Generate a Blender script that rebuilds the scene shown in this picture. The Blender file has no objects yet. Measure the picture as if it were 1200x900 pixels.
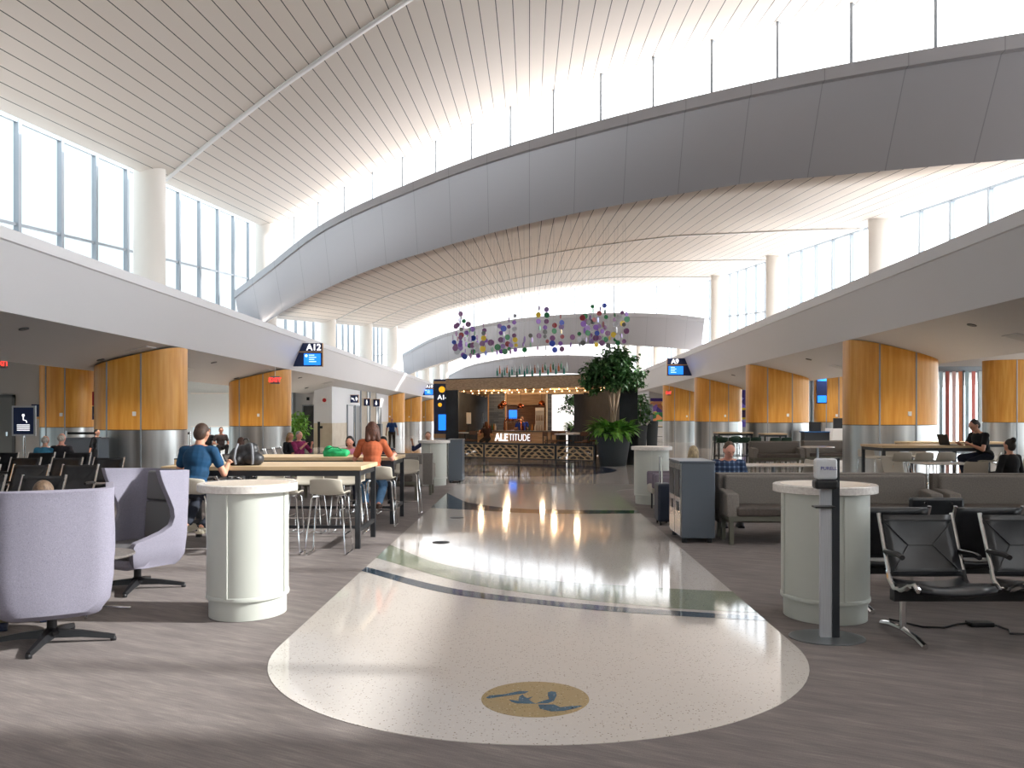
import bpy, math, random
from mathutils import Vector, Matrix
random.seed(7)
S = bpy.context.scene
COL = S.collection
PI = math.pi
R = math.radians

# ------------------------------------------------------------------ materials
def mat(name, col, rough=.5, metal=0., **k):
    m = bpy.data.materials.new(name); m.use_nodes = True
    b = m.node_tree.nodes['Principled BSDF']
    b.inputs['Base Color'].default_value = (*col, 1)
    b.inputs['Roughness'].default_value = rough
    b.inputs['Metallic'].default_value = metal
    for kk, v in k.items():
        kk = kk.replace('_', ' ')
        if kk in b.inputs: b.inputs[kk].default_value = v
    return m
def srgb(r, g, b):
    f = lambda c: ((c/255+.055)/1.055)**2.4 if c > 10 else c/255/12.92
    return (f(r), f(g), f(b))
def nd(m, t, **k):
    n = m.node_tree.nodes.new(t)
    for a, v in k.items(): setattr(n, a, v)
    return n
def lk(m, a, b): m.node_tree.links.new(a, b)
def bs(m): return m.node_tree.nodes['Principled BSDF']
def coords(m, kind='Object', scale=(1,1,1), rot=(0,0,0)):
    t = nd(m, 'ShaderNodeTexCoord'); mp = nd(m, 'ShaderNodeMapping')
    mp.inputs['Scale'].default_value = scale; mp.inputs['Rotation'].default_value = rot
    lk(m, t.outputs[kind], mp.inputs['Vector']); return mp.outputs['Vector']
def ramp(m, fac, stops, interp='LINEAR'):
    r = nd(m, 'ShaderNodeValToRGB'); e = r.color_ramp.elements; r.color_ramp.interpolation = interp
    while len(e) < len(stops): e.new(.5)
    for i, (p, c) in enumerate(stops): e[i].position = p; e[i].color = (*c, 1)
    lk(m, fac, r.inputs['Fac']); return r.outputs['Color']
def noisy(name, c1, c2, rough=.6, scale=(1,1,1), detail=4, bump=0., metal=0., lo=.35, hi=.65, **k):
    m = mat(name, c1, rough, metal, **k)
    n = nd(m, 'ShaderNodeTexNoise'); n.inputs['Scale'].default_value = 1; n.inputs['Detail'].default_value = detail
    lk(m, coords(m, scale=scale), n.inputs['Vector'])
    lk(m, ramp(m, n.outputs['Fac'], [(lo, c1), (hi, c2)]), bs(m).inputs['Base Color'])
    if bump:
        b = nd(m, 'ShaderNodeBump'); b.inputs['Strength'].default_value = bump; b.inputs['Distance'].default_value = .01
        lk(m, n.outputs['Fac'], b.inputs['Height']); lk(m, b.outputs['Normal'], bs(m).inputs['Normal'])
    return m
def emit(name, col, st=1.):
    return mat(name, col, .4, Emission_Color=(*col, 1), Emission_Strength=st)

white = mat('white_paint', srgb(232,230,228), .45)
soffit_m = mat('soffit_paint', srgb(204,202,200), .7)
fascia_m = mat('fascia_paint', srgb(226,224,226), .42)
wallgrey = mat('grey_wall', srgb(186,184,182), .7)
wallpale = mat('pale_blue_wall', srgb(214,222,226), .5)
tile = noisy('beige_tile', srgb(196,182,158), srgb(208,196,174), .35, (2,2,2))
col_m = mat('column_paint', srgb(226,220,212), .4)
mull = mat('mullion_metal', srgb(150,158,166), .4, .3)
darkmetal = mat('dark_metal', srgb(62,64,68), .4, .5)
charcoal = noisy('charcoal_panel', srgb(36,39,43), srgb(46,49,54), .75, (3,3,3))
chrome = mat('chrome', (.8,.8,.8), .12, 1.)
blackp = mat('black_plastic', (.012,.012,.014), .4)
leather = noisy('black_leather', (.012,.013,.016), (.02,.021,.025), .33, (9,9,9), bump=.15)
quartz = noisy('white_quartz', srgb(232,226,220), srgb(214,206,200), .25, (40,40,40))
clad = mat('sage_cladding', srgb(196,198,190), .38)
shell = mat('beige_shell', srgb(188,180,166), .5)
lightwood = noisy('maple_top', srgb(222,196,158), srgb(206,176,136), .4, (1.5,22,22))
kwood = noisy('oak_veneer', srgb(200,168,134), srgb(176,144,112), .5, (1.5,14,30), lo=.4, hi=.6)
dkwood = noisy('brown_wood', srgb(120,78,48), srgb(96,60,36), .5, (3,20,20))
greyfab = noisy('grey_upholstery', srgb(132,124,118), srgb(118,112,106), .75, (60,60,60))
brownfab = noisy('brown_vinyl', srgb(92,82,76), srgb(80,72,66), .45, (30,30,30))
olive = mat('olive_metal', srgb(112,110,98), .5, .3)
lav = noisy('lavender_fabric', srgb(156,152,166), srgb(118,114,130), .9, (420,420,260), 3, .2, lo=.35, hi=.65)
greyleather = mat('grey_leather', srgb(104,102,104), .5)
bin_m = mat('bin_steel_blue', srgb(106,114,124), .4, .5)
binfront = mat('bin_front_steel', srgb(176,178,180), .25, .95)
alu = noisy('brushed_aluminium', srgb(200,202,206), srgb(184,186,190), .4, (300,300,3), metal=.35)
navy = mat('navy_sign', srgb(22,38,84), .35)
orangewood = mat('sign_wood_band', srgb(206,160,112), .4)
screen = emit('blue_screen', srgb(24,110,225), .9)
signwhite = emit('sign_white', (.9,.9,.92), .6)
bluetile = None
planter_m = mat('planter_grey', srgb(58,64,68), .7)
leaf1 = noisy('ficus_leaf', srgb(34,70,36), srgb(84,128,70), .45, (6,6,6))
leaf2 = noisy('fern_leaf', srgb(72,128,44), srgb(136,186,80), .45, (5,5,5))
bark = noisy('pale_bark', srgb(176,154,132), srgb(140,118,96), .8, (8,8,3))
copper = mat('copper', srgb(206,120,80), .15, 1.)
warm = emit('warm_bulb', (1,.62,.3), 7)
redlamp = emit('red_sign', (.85,.04,.03), 1.2)
exitbody = mat('exit_grey', srgb(120,118,116), .5)
rubber = mat('black_rubber', (.01,.01,.01), .6)
skin = mat('skin', srgb(206,150,124), .5, Subsurface_Weight=.08)
skin2 = mat('skin_pink', srgb(222,160,140), .5, Subsurface_Weight=.08)

def wood_m():
    m = mat('honey_maple_panel', srgb(200,134,58), .38)
    n = nd(m, 'ShaderNodeTexNoise'); n.inputs['Scale'].default_value = 1; n.inputs['Detail'].default_value = 6
    lk(m, coords(m, scale=(9,9,.7)), n.inputs['Vector'])
    lk(m, ramp(m, n.outputs['Fac'], [(.3, srgb(212,142,52)), (.5, srgb(224,158,66)), (.7, srgb(234,174,86))]), bs(m).inputs['Base Color'])
    return m
wood = wood_m()
def steel_m():
    m = mat('brushed_steel', srgb(178,178,178), .3, 1.)
    n = nd(m, 'ShaderNodeTexNoise'); n.inputs['Scale'].default_value = 1; n.inputs['Detail'].default_value = 4
    lk(m, coords(m, scale=(2.2,2.2,.1)), n.inputs['Vector'])
    lk(m, ramp(m, n.outputs['Fac'], [(.3, (.30,.30,.30)), (.7, (.40,.40,.40))]), bs(m).inputs['Roughness'])
    lk(m, ramp(m, n.outputs['Fac'], [(.35, srgb(170,170,168)), (.65, srgb(226,226,224))]), bs(m).inputs['Base Color'])
    bs(m).inputs['Anisotropic'].default_value = .35
    return m
steel = steel_m()
def carpet_m():
    m = mat('carpet', srgb(120,108,104), .95)
    v = coords(m, scale=(1,1,1), rot=(0,0,R(28)))
    br = nd(m, 'ShaderNodeTexBrick'); br.inputs['Scale'].default_value = 1
    br.inputs['Brick Width'].default_value = 1.0; br.inputs['Row Height'].default_value = .5
    br.inputs['Mortar Size'].default_value = 0.0; br.offset = .5
    br.inputs['Color1'].default_value = (.42,.42,.42,1); br.inputs['Color2'].default_value = (.6,.6,.6,1); br.inputs['Mortar'].default_value = (.5,.5,.5,1)
    lk(m, v, br.inputs['Vector'])
    a = nd(m, 'ShaderNodeTexNoise'); a.inputs['Scale'].default_value = 1; a.inputs['Detail'].default_value = 5
    mp = nd(m, 'ShaderNodeMapping'); mp.inputs['Scale'].default_value = (5, 70, 1); lk(m, v, mp.inputs['Vector']); lk(m, mp.outputs['Vector'], a.inputs['Vector'])
    c = nd(m, 'ShaderNodeTexNoise'); c.inputs['Scale'].default_value = 1; c.inputs['Detail'].default_value = 3
    mp2 = nd(m, 'ShaderNodeMapping'); mp2.inputs['Scale'].default_value = (2.2, 11, 1); lk(m, v, mp2.inputs['Vector']); lk(m, mp2.outputs['Vector'], c.inputs['Vector'])
    f = nd(m, 'ShaderNodeTexNoise'); f.inputs['Scale'].default_value = 160; lk(m, v, f.inputs['Vector'])
    m1 = nd(m, 'ShaderNodeMath', operation='MULTIPLY_ADD'); lk(m, a.outputs['Fac'], m1.inputs[0]); m1.inputs[1].default_value = .45; cm = nd(m,'ShaderNodeMath',operation='MULTIPLY_ADD'); cm.inputs[1].default_value = .45; cm.inputs[2].default_value = .275; lk(m, c.outputs['Fac'], cm.inputs[0]); lk(m, cm.outputs[0], m1.inputs[2])
    m2 = nd(m, 'ShaderNodeMath', operation='MULTIPLY_ADD'); lk(m, br.outputs['Color'], m2.inputs[0]); m2.inputs[1].default_value = .3; lk(m, m1.outputs[0], m2.inputs[2])
    m3 = nd(m, 'ShaderNodeMath', operation='MULTIPLY_ADD'); lk(m, f.outputs['Fac'], m3.inputs[0]); m3.inputs[1].default_value = .35; lk(m, m2.outputs[0], m3.inputs[2])
    lk(m, ramp(m, m3.outputs[0], [(0.0, (0,0,0)), (.78/1, srgb(112,103,102)), (.93, srgb(130,121,118)), (1., srgb(158,148,141))]), bs(m).inputs['Base Color'])
    mm = nd(m, 'ShaderNodeMath', operation='MULTIPLY'); mm.inputs[1].default_value = .74
    lk(m, m3.outputs[0], mm.inputs[0])
    r = [n for n in m.node_tree.nodes if n.bl_idname == 'ShaderNodeValToRGB'][0]
    lk(m, mm.outputs[0], r.inputs['Fac'])
    e = r.color_ramp.elements
    for i, p in enumerate((.0, .68, .82, .98)): e[i].position = p
    e[0].color = (*srgb(104,95,95), 1)
    b = nd(m, 'ShaderNodeBump'); b.inputs['Strength'].default_value = .4; b.inputs['Distance'].default_value = .004
    lk(m, f.outputs['Fac'], b.inputs['Height']); lk(m, b.outputs['Normal'], bs(m).inputs['Normal'])
    return m
carpet = carpet_m()
def terrazzo(name, base, chips, rough=.07):
    m = mat(name, base, rough); bs(m).inputs['IOR'].default_value = 1.55
    v = coords(m)
    vo = nd(m, 'ShaderNodeTexVoronoi'); vo.inputs['Scale'].default_value = 72; vo.inputs['Randomness'].default_value = 1
    lk(m, v, vo.inputs['Vector'])
    sep = nd(m, 'ShaderNodeSeparateColor'); lk(m, vo.outputs['Color'], sep.inputs[0])
    n = len(chips); stops = [(0., base)]
    c = ramp(m, sep.outputs[0], [(0, base)] + [(.62 + .38*i/n, ch) for i, ch in enumerate(chips)], 'CONSTANT')
    lt = nd(m, 'ShaderNodeMath', operation='LESS_THAN'); lt.inputs[1].default_value = .34
    lk(m, vo.outputs['Distance'], lt.inputs[0])
    mx = nd(m, 'ShaderNodeMix', data_type='RGBA')
    lk(m, lt.outputs[0], mx.inputs[0]); mx.inputs[6].default_value = (*base, 1); lk(m, c, mx.inputs[7])
    lk(m, mx.outputs[2], bs(m).inputs['Base Color'])
    return m
tz_white = terrazzo('terrazzo_white', srgb(214,206,200), [srgb(176,162,150), srgb(222,216,208), srgb(150,138,126), srgb(216,204,190)])
tz_grey = terrazzo('terrazzo_warm_grey', srgb(176,166,154), [srgb(156,146,134), srgb(196,188,176)])
tz_green = terrazzo('terrazzo_green', srgb(150,156,136), [srgb(120,128,108), srgb(182,184,166), srgb(96,104,92)])
tz_blue = terrazzo('terrazzo_blue', srgb(60,76,92), [srgb(92,112,128), srgb(36,48,62), srgb(130,146,156)])
tz_gold = terrazzo('terrazzo_gold', srgb(172,150,110), [srgb(140,118,82), srgb(200,186,152), srgb(122,104,78)])
tz_lake = terrazzo('terrazzo_lake', srgb(52,92,118), [srgb(34,60,84), srgb(130,164,180)])
def panel_m(name, base, dark, w=.305, line=.05, axis=0, rough=.55, off=0.):
    m = mat(name, base, rough)
    g = nd(m, 'ShaderNodeNewGeometry'); s = nd(m, 'ShaderNodeSeparateXYZ'); lk(m, g.outputs['Position'], s.inputs[0])
    a = nd(m, 'ShaderNodeMath', operation='MULTIPLY_ADD'); a.inputs[1].default_value = 1/w; a.inputs[2].default_value = 1000+off; lk(m, s.outputs[axis], a.inputs[0])
    fr = nd(m, 'ShaderNodeMath', operation='FRACT'); lk(m, a.outputs[0], fr.inputs[0])
    lt = nd(m, 'ShaderNodeMath', operation='LESS_THAN'); lt.inputs[1].default_value = line; lk(m, fr.outputs[0], lt.inputs[0])
    mx = nd(m, 'ShaderNodeMix', data_type='RGBA'); lk(m, lt.outputs[0], mx.inputs[0])
    mx.inputs[6].default_value = (*base, 1); mx.inputs[7].default_value = (*dark, 1)
    lk(m, mx.outputs[2], bs(m).inputs['Base Color'])
    return m
ceil_m = panel_m('ceiling_panels', srgb(232,222,212), srgb(52,48,46), .366, .055)
beam_m = panel_m('beam_metal_panels', srgb(178,177,182), srgb(150,149,154), 1.12, .012, rough=.34)
bs(beam_m).inputs['Metallic'].default_value = .35
def glass_m(name, tint, refl=.5):
    m = bpy.data.materials.new(name); m.use_nodes = True; nt = m.node_tree; nt.nodes.clear()
    o = nt.nodes.new('ShaderNodeOutputMaterial'); t = nt.nodes.new('ShaderNodeBsdfTransparent'); g = nt.nodes.new('ShaderNodeBsdfGlossy')
    g.inputs['Roughness'].default_value = .02; g.inputs['Color'].default_value = (refl, refl, refl, 1)
    t.inputs['Color'].default_value = (*tint, 1)
    f = nt.nodes.new('ShaderNodeFresnel'); f.inputs['IOR'].default_value = 1.45; mx = nt.nodes.new('ShaderNodeMixShader')
    k = nt.nodes.new('ShaderNodeMath'); k.operation = 'MULTIPLY'; k.inputs[1].default_value = .2; nt.links.new(f.outputs[0], k.inputs[0]); nt.links.new(k.outputs[0], mx.inputs[0]); nt.links.new(t.outputs[0], mx.inputs[1]); nt.links.new(g.outputs[0], mx.inputs[2]); nt.links.new(mx.outputs[0], o.inputs[0])
    return m
glass = glass_m('clear_glass', (.93,.97,.98), .5)
glass_arch = glass_m('arch_glass', (.97,.98,.98), .5)

# ------------------------------------------------------------------ mesh builder
class MB:
    def __init__(s): s.v = []; s.f = []
    def add(s, vs, fs, M=None):
        n = len(s.v)
        s.v += [tuple(M @ Vector(p)) if M else tuple(p) for p in vs]
        s.f += [tuple(i+n for i in f) for f in fs]; return s
    def box(s, x0, x1, y0, y1, z0, z1, M=None):
        vs = [(x,y,z) for x in (x0,x1) for y in (y0,y1) for z in (z0,z1)]
        return s.add(vs, [(0,1,3,2),(4,6,7,5),(0,4,5,1),(2,3,7,6),(0,2,6,4),(1,5,7,3)], M)
    def cbox(s, c, d, rz=0, rx=0, ry=0):
        M = Matrix.Translation(c) @ Matrix.Rotation(rz,4,'Z') @ Matrix.Rotation(ry,4,'Y') @ Matrix.Rotation(rx,4,'X')
        return s.box(-d[0]/2,d[0]/2,-d[1]/2,d[1]/2,-d[2]/2,d[2]/2,M)
    def prism(s, pts, z0, z1, M=None):
        n = len(pts)
        vs = [(p[0],p[1],z0) for p in pts] + [(p[0],p[1],z1) for p in pts]
        fs = [tuple(range(n-1,-1,-1)), tuple(range(n,2*n))] + [(i,(i+1)%n,n+(i+1)%n,n+i) for i in range(n)]
        return s.add(vs, fs, M)
    def lathe(s, prof, n=32, M=None, sx=1, sy=1):
        vs = []; fs = []
        for r, z in prof:
            for i in range(n):
                a = 2*PI*i/n; vs.append((r*math.cos(a)*sx, r*math.sin(a)*sy, z))
        for j in range(len(prof)-1):
            for i in range(n):
                k = (i+1)%n; fs.append((j*n+i, j*n+k, (j+1)*n+k, (j+1)*n+i))
        if prof[0][0] > 1e-6: fs.append(tuple(range(n-1,-1,-1)))
        if prof[-1][0] > 1e-6: fs.append(tuple((len(prof)-1)*n+i for i in range(n)))
        return s.add(vs, fs, M)
    def cyl(s, p, q, r, r2=None, n=12):
        p = Vector(p); q = Vector(q); d = q-p; L = d.length
        if L < 1e-6: return s
        M = Matrix.Translation(p) @ d.to_track_quat('Z','Y').to_matrix().to_4x4()
        return s.lathe([(r,0),(r if r2 is None else r2,L)], n, M)
    def capsule(s, p, q, r1, r2, n=12):
        p = Vector(p); q = Vector(q); d = q-p; L = max(d.length, 1e-4)
        M = Matrix.Translation(p) @ d.to_track_quat('Z','Y').to_matrix().to_4x4()
        pr = [(r1*math.sin(a), -r1*math.cos(a)) for a in [i*PI/2/4 for i in range(5)]]
        pr += [(r2*math.cos(a), L+r2*math.sin(a)) for a in [i*PI/2/4 for i in range(5)]]
        pr[0] = (1e-5, pr[0][1]); pr[-1] = (1e-5, pr[-1][1])
        return s.lathe(pr, n, M)
    def ell(s, c, r, M0=None, n=16):
        pr = [(max(1e-5, math.sin(i*PI/10)), -math.cos(i*PI/10)) for i in range(11)]
        M = Matrix.Translation(c) @ Matrix.Diagonal((*r,1))
        if M0: M = M0 @ M
        return s.lathe(pr, n, M)
    def tube(s, pts, r, n=8, closed=False):
        P = [Vector(p) for p in pts]; m = len(P); vs = []; fs = []; up = None
        for i in range(m):
            a = P[i-1] if (i > 0 or closed) else P[i]; b = P[(i+1)%m] if (i < m-1 or closed) else P[i]
            t = (b-a).normalized()
            if up is None: up = t.orthogonal().normalized()
            up = (up - t*up.dot(t)).normalized(); w = t.cross(up)
            for k in range(n):
                an = 2*PI*k/n; vs.append(P[i] + (up*math.cos(an)+w*math.sin(an))*r)
        for i in range(m if closed else m-1):
            for k in range(n):
                j = (i+1)%m; fs.append((i*n+k, i*n+(k+1)%n, j*n+(k+1)%n, j*n+k))
        if not closed: fs += [tuple(range(n-1,-1,-1)), tuple((m-1)*n+k for k in range(n))]
        return s.add(vs, fs)
    def grid(s, rows, M=None):
        a = len(rows); b = len(rows[0]); vs = [p for r in rows for p in r]
        return s.add(vs, [(i*b+j, i*b+j+1, (i+1)*b+j+1, (i+1)*b+j) for i in range(a-1) for j in range(b-1)], M)
    def build(s, name, m, parent=None, smooth=False, bevel=0, seg=2, solid=0, sub=0, voxel=0, loc=None):
        me = bpy.data.meshes.new(name); me.from_pydata(s.v, [], s.f); me.update()
        if m: me.materials.append(m)
        o = bpy.data.objects.new(name, me); COL.objects.link(o)
        if parent: o.parent = parent
        if loc: o.location = loc
        if voxel:
            md = o.modifiers.new('r','REMESH'); md.mode = 'VOXEL'; md.voxel_size = voxel; md.use_smooth_shade = True
            md = o.modifiers.new('s','SMOOTH'); md.factor = .5; md.iterations = 3
            smooth = True
        if solid:
            md = o.modifiers.new('t','SOLIDIFY'); md.thickness = solid; md.offset = 0
        if bevel:
            md = o.modifiers.new('b','BEVEL'); md.width = bevel; md.segments = seg; md.limit_method = 'ANGLE'; md.angle_limit = R(40)
        if sub:
            md = o.modifiers.new('u','SUBSURF'); md.levels = sub; md.render_levels = sub
        if smooth:
            me.polygons.foreach_set('use_smooth', [True]*len(me.polygons))
            if not voxel and not sub:
                try: me.set_sharp_from_angle(angle=R(42))
                except Exception: pass
        return o
def tag(o, label=None, cat=None, group=None, kind=None):
    if label: o['label'] = label
    if cat: o['category'] = cat
    if group: o['group'] = group
    if kind: o['kind'] = kind
    return o
def thing(name, label, cat, loc=(0,0,0), rz=0, group=None):
    o = bpy.data.objects.new(name, None); COL.objects.link(o); o.empty_display_size = .1
    o.location = loc; o.rotation_euler = (0,0,rz); return tag(o, label, cat, group)
def copy_tree(o, parent=None):
    c = o.copy(); COL.objects.link(c); c.parent = parent
    for ch in list(o.children): copy_tree(ch, c)
    return c
def dup(o, label, loc, rz=0, group=None):
    c = copy_tree(o); c.location = loc; c.rotation_euler = (0,0,rz); c['label'] = label
    if group: c['group'] = group
    return c
def text(s, size, name, m, parent, loc, rot=(R(90),0,0), off=0., ext=.004, align='CENTER', sp=1.):
    cu = bpy.data.curves.new('t','FONT'); cu.body = s; cu.size = size; cu.offset = off; cu.extrude = ext
    cu.align_x = align; cu.align_y = 'CENTER'; cu.space_character = sp
    t = bpy.data.objects.new('t', cu); COL.objects.link(t)
    bpy.context.view_layer.update()
    me = bpy.data.meshes.new_from_object(t.evaluated_get(bpy.context.evaluated_depsgraph_get()))
    bpy.data.objects.remove(t); me.materials.clear(); me.materials.append(m); me.name = name
    o = bpy.data.objects.new(name, me); COL.objects.link(o); o.parent = parent; o.location = loc; o.rotation_euler = rot
    return o
ORD = ['first','second','third','fourth','fifth','sixth','seventh','eighth','ninth','tenth','eleventh','twelfth','thirteenth','fourteenth','fifteenth',
 'sixteenth','seventeenth','eighteenth','nineteenth','twentieth','twenty-first','twenty-second','twenty-third','twenty-fourth','twenty-fifth','twenty-sixth','twenty-seventh','twenty-eighth','twenty-ninth','thirtieth']
def interp(tab, x):
    if x <= tab[0][0]:
        (a,b),(c,d) = tab[0],tab[1]; return b+(x-a)*(d-b)/(c-a)
    if x >= tab[-1][0]:
        (a,b),(c,d) = tab[-2],tab[-1]; return b+(x-a)*(d-b)/(c-a)
    for i in range(len(tab)-1):
        if x <= tab[i+1][0]:
            x0,y0 = tab[i]; x1,y1 = tab[i+1]
            xm,ym = tab[max(i-1,0)]; xp,yp = tab[min(i+2,len(tab)-1)]
            m0 = (y1-ym)/(x1-xm); m1 = (yp-y0)/(xp-x0); h = x1-x0; t = (x-x0)/h
            return (2*t**3-3*t**2+1)*y0+(t**3-2*t**2+t)*h*m0+(-2*t**3+3*t**2)*y1+(t**3-t**2)*h*m1
K = .948
# ------------------------------------------------------------------ camera
cam_d = bpy.data.cameras.new('camera'); cam = bpy.data.objects.new('camera', cam_d); COL.objects.link(cam)
cam.location = (0,0,1.6); cam.rotation_euler = (R(90),0,0)
cam_d.sensor_width = 36; cam_d.lens = 30; cam_d.shift_x = -20/1200; cam_d.shift_y = 40/1200
cam_d.clip_end = 600; cam_d.clip_start = .05
S.camera = cam

# ------------------------------------------------------------------ floors
def struct(o, label=None): return tag(o, label, None, None, 'structure')
b = MB().box(-34,34,-12,150,-.2,0); struct(b.build('floor', carpet), 'grey brown carpet tile floor of the concourse')
def arc_pts(cx, cy, r, a0, a1, n): return [(cx+r*math.cos(a0+(a1-a0)*i/n), cy+r*math.sin(a0+(a1-a0)*i/n)) for i in range(n+1)]
XL, XR = -1.75, 1.87
path = arc_pts(.06,5.98,1.81,PI,2*PI,48) + [(XR,18.4)] + arc_pts(XR+.9,18.4,.9,PI,PI/2,8) + [(34,19.3),(34,149),(-34,149),(-34,23.2),(-2.6,23.2)] + arc_pts(-2.6,22.35,.85,PI/2,0,8)
path[0] = (XL, 5.98)
o = MB().prism(path,0,.003).build('floor', tz_white); struct(o, 'polished white terrazzo walkway with a rounded end')
def curve_band(lo, up, z, m, label):
    xs = [XL+(XR-XL)*i/40 for i in range(41)]
    pts = [(x, interp(lo,x)) for x in xs] + [(x, interp(up,x)) for x in reversed(xs)]
    # build as quad strip
    mb = MB(); rows = [[(x,interp(lo,x),z) for x in xs],[(x,interp(up,x),z) for x in xs]]
    mb.grid(rows); o = mb.build('trim_1', m); return struct(o, label)
blo = [(-1.77,8.94),(-.78,7.80),(.07,7.31),(.84,6.99),(1.87,6.72)]
bup = [(-1.77,9.18),(-.78,8.06),(.07,7.52),(.84,7.19),(1.87,6.88)]
glo = [(-1.75,9.75),(-.6,8.24),(.28,7.6),(1.18,7.17),(1.87,7.0)]
gup = [(-1.75,10.75),(-1.0,9.4),(0,8.5),(1.3,8.0),(1.87,7.85)]
curve_band(blo,bup,.0045,tz_blue,'thin dark blue terrazzo arc nearest the camera')
curve_band(glo,gup,.0045,tz_green,'sage green terrazzo band behind the thin blue arc')
curve_band([(-1.75,15.2),(-1.04,14.86),(.19,14.28),(1.87,14.3)],[(-1.75,18.2),(-1.4,16.9),(-1.13,16.1),(-.3,15.1),(.7,14.85),(1.87,14.75)],.0045,tz_blue,'tapering blue grey terrazzo band midway down the walkway')
t = thing('floor_medallion','round gold terrazzo floor medallion with blue lake shapes in the walkway','floor inlay',(.035,4.86,.003))
MB().lathe([(.307,0),(.307,.0015)],64).build('gold_disc', tz_gold, t)
lk_px = [  # blue lake outlines in the disc, in its own metres
 [(148,290),(175,272),(300,262),(440,232),(520,235),(490,250),(330,272),(170,296)],
 [(350,308),(400,315),(430,320),(440,280),(470,262),(480,280),(510,295),(555,282),(520,305),(560,335),(590,342),(420,340),(370,325)],
 [(590,340),(650,318),(700,305),(690,270),(690,245),(720,235),(760,240),(768,270),(745,315),(690,338)],
 [(605,352),(740,350),(800,375),(900,365),(990,362),(940,380),(830,405),(720,410),(620,385)]]
mb = MB()
for poly in lk_px:
    pts = []
    for (u, v) in poly:
        xp = 550+u/7.5; yp = 780+v/7.5; zz = 1600/(yp-490)
        pts.append(((xp-620)*zz/1000-.035, zz-4.86))
    mb.prism(pts[::-1], .0015, .0035)
mb.build('lake_shapes', tz_lake, t)
for i,(x,y) in enumerate(((-1.13,10.96),(-1.16,13.7))):
    t = thing('floor_outlet', ['round black floor outlet in the walkway, nearer the camera','round black floor outlet in the walkway, farther from the camera'][i],'floor outlet',(x,y,.003),0,'floor outlets')
    MB().lathe([(.11,0),(.11,.006),(.095,.008)],24).build('cover', blackp, t); MB().lathe([(.07,.0081),(.07,.011)],24).build('lid', darkmetal, t)
# colour mosaic in front of the bar
def mosaic_m():
    m = mat('mosaic', (.3,.3,.3), .08); v = coords(m, scale=(.35,1.1,1))
    n = nd(m,'ShaderNodeTexNoise'); n.inputs['Scale'].default_value = 1.3; n.inputs['Detail'].default_value = 3; n.inputs['Distortion'].default_value = 1.5; lk(m,v,n.inputs['Vector'])
    lk(m, ramp(m,n.outputs['Fac'],[(.3,srgb(30,36,70)),(.4,srgb(96,80,110)),(.48,srgb(150,140,130)),(.54,srgb(110,122,70)),(.62,srgb(84,74,66)),(.7,srgb(150,100,130))],'CONSTANT'), bs(m).inputs['Base Color'])
    return m
t = thing('floor_mosaic','large round multicoloured floor mosaic in front of the bar','floor inlay',(-.45,26.4,.003))
MB().lathe([(3.15,0),(3.15,.0015)],72).build('blue_rim', mat('mosaic_rim',srgb(26,40,84),.08), t)
MB().lathe([(2.75,.0015),(2.75,.003)],72).build('coloured_field', mosaic_m(), t)

# ------------------------------------------------------------------ roof vaults, beams, arch windows
BOT = [(-13,5.0),(-10.8,5.9),(-7.5,6.8),(-4.9,7.2),(0,7.53),(4.9,7.4),(7.1,7.1),(9.7,6.7),(11.5,6.3)]
TOP = [(-12.5,7.2),(-11,7.76),(-7.8,8.95),(-4,9.5),(-.5,9.7),(5.05,9.44),(9.3,8.85),(11.5,8.3)]
V1 = [(-10.9,9.6),(-8.1,10.25),(-5.6,10.7),(-.5,11.3),(2,11.32),(4.7,11.17),(7.3,10.9),(10.5,10.25)]
XA, XB = -10.95, 10.4
def xs_(a,b_,n): return [a+(b_-a)*i/n for i in range(n+1)]
def vault_h(k, X, v):
    if k == 1: return interp(V1,X) - .086*(26-v)
    v0 = 26+39*(k-2); return interp(BOT,X) + .091*(v-v0) - (.0 if k == 2 else .45)
names = ['panelled vaulted ceiling nearest the camera','second panelled vaulted ceiling beyond the near grey beam','third panelled vaulted ceiling above the bar','far panelled vaulted ceiling at the end of the hall']
for k in (1,2,3,4):
    v0 = 26+39*(k-2); v1 = v0+39.8
    if k == 1: v1 = 26.3
    rows = []; rows2 = []
    for j in range(25):
        v = v0+(v1-v0)*j/24
        if k == 1: v = -16+(26.3+16)*j/24
        rows.append([(X, v-K*X, vault_h(k,X,v)) for X in xs_(XA,XB,36)])
    mb = MB(); mb.grid(rows)
    o = mb.build('ceiling', ceil_m, None, True); struct(o, names[k-1])
    md = o.modifiers.new('t','SOLIDIFY'); md.thickness = .35; md.offset = 1 if True else -1
    # expansion bands
    for i,vb in enumerate([v for v in (4.6,15.1,36.5,47,57,75.5,86) if (v0 if k>1 else -20) < v < v1]):
        rows = [[(X, vb+d-K*X, vault_h(k,X,vb+d)-.02) for X in xs_(XA,XB,36)] for d in (-.12,.12)]
        o = MB().grid(rows).build('trim_2', white, None, True, solid=.03); struct(o)
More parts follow.
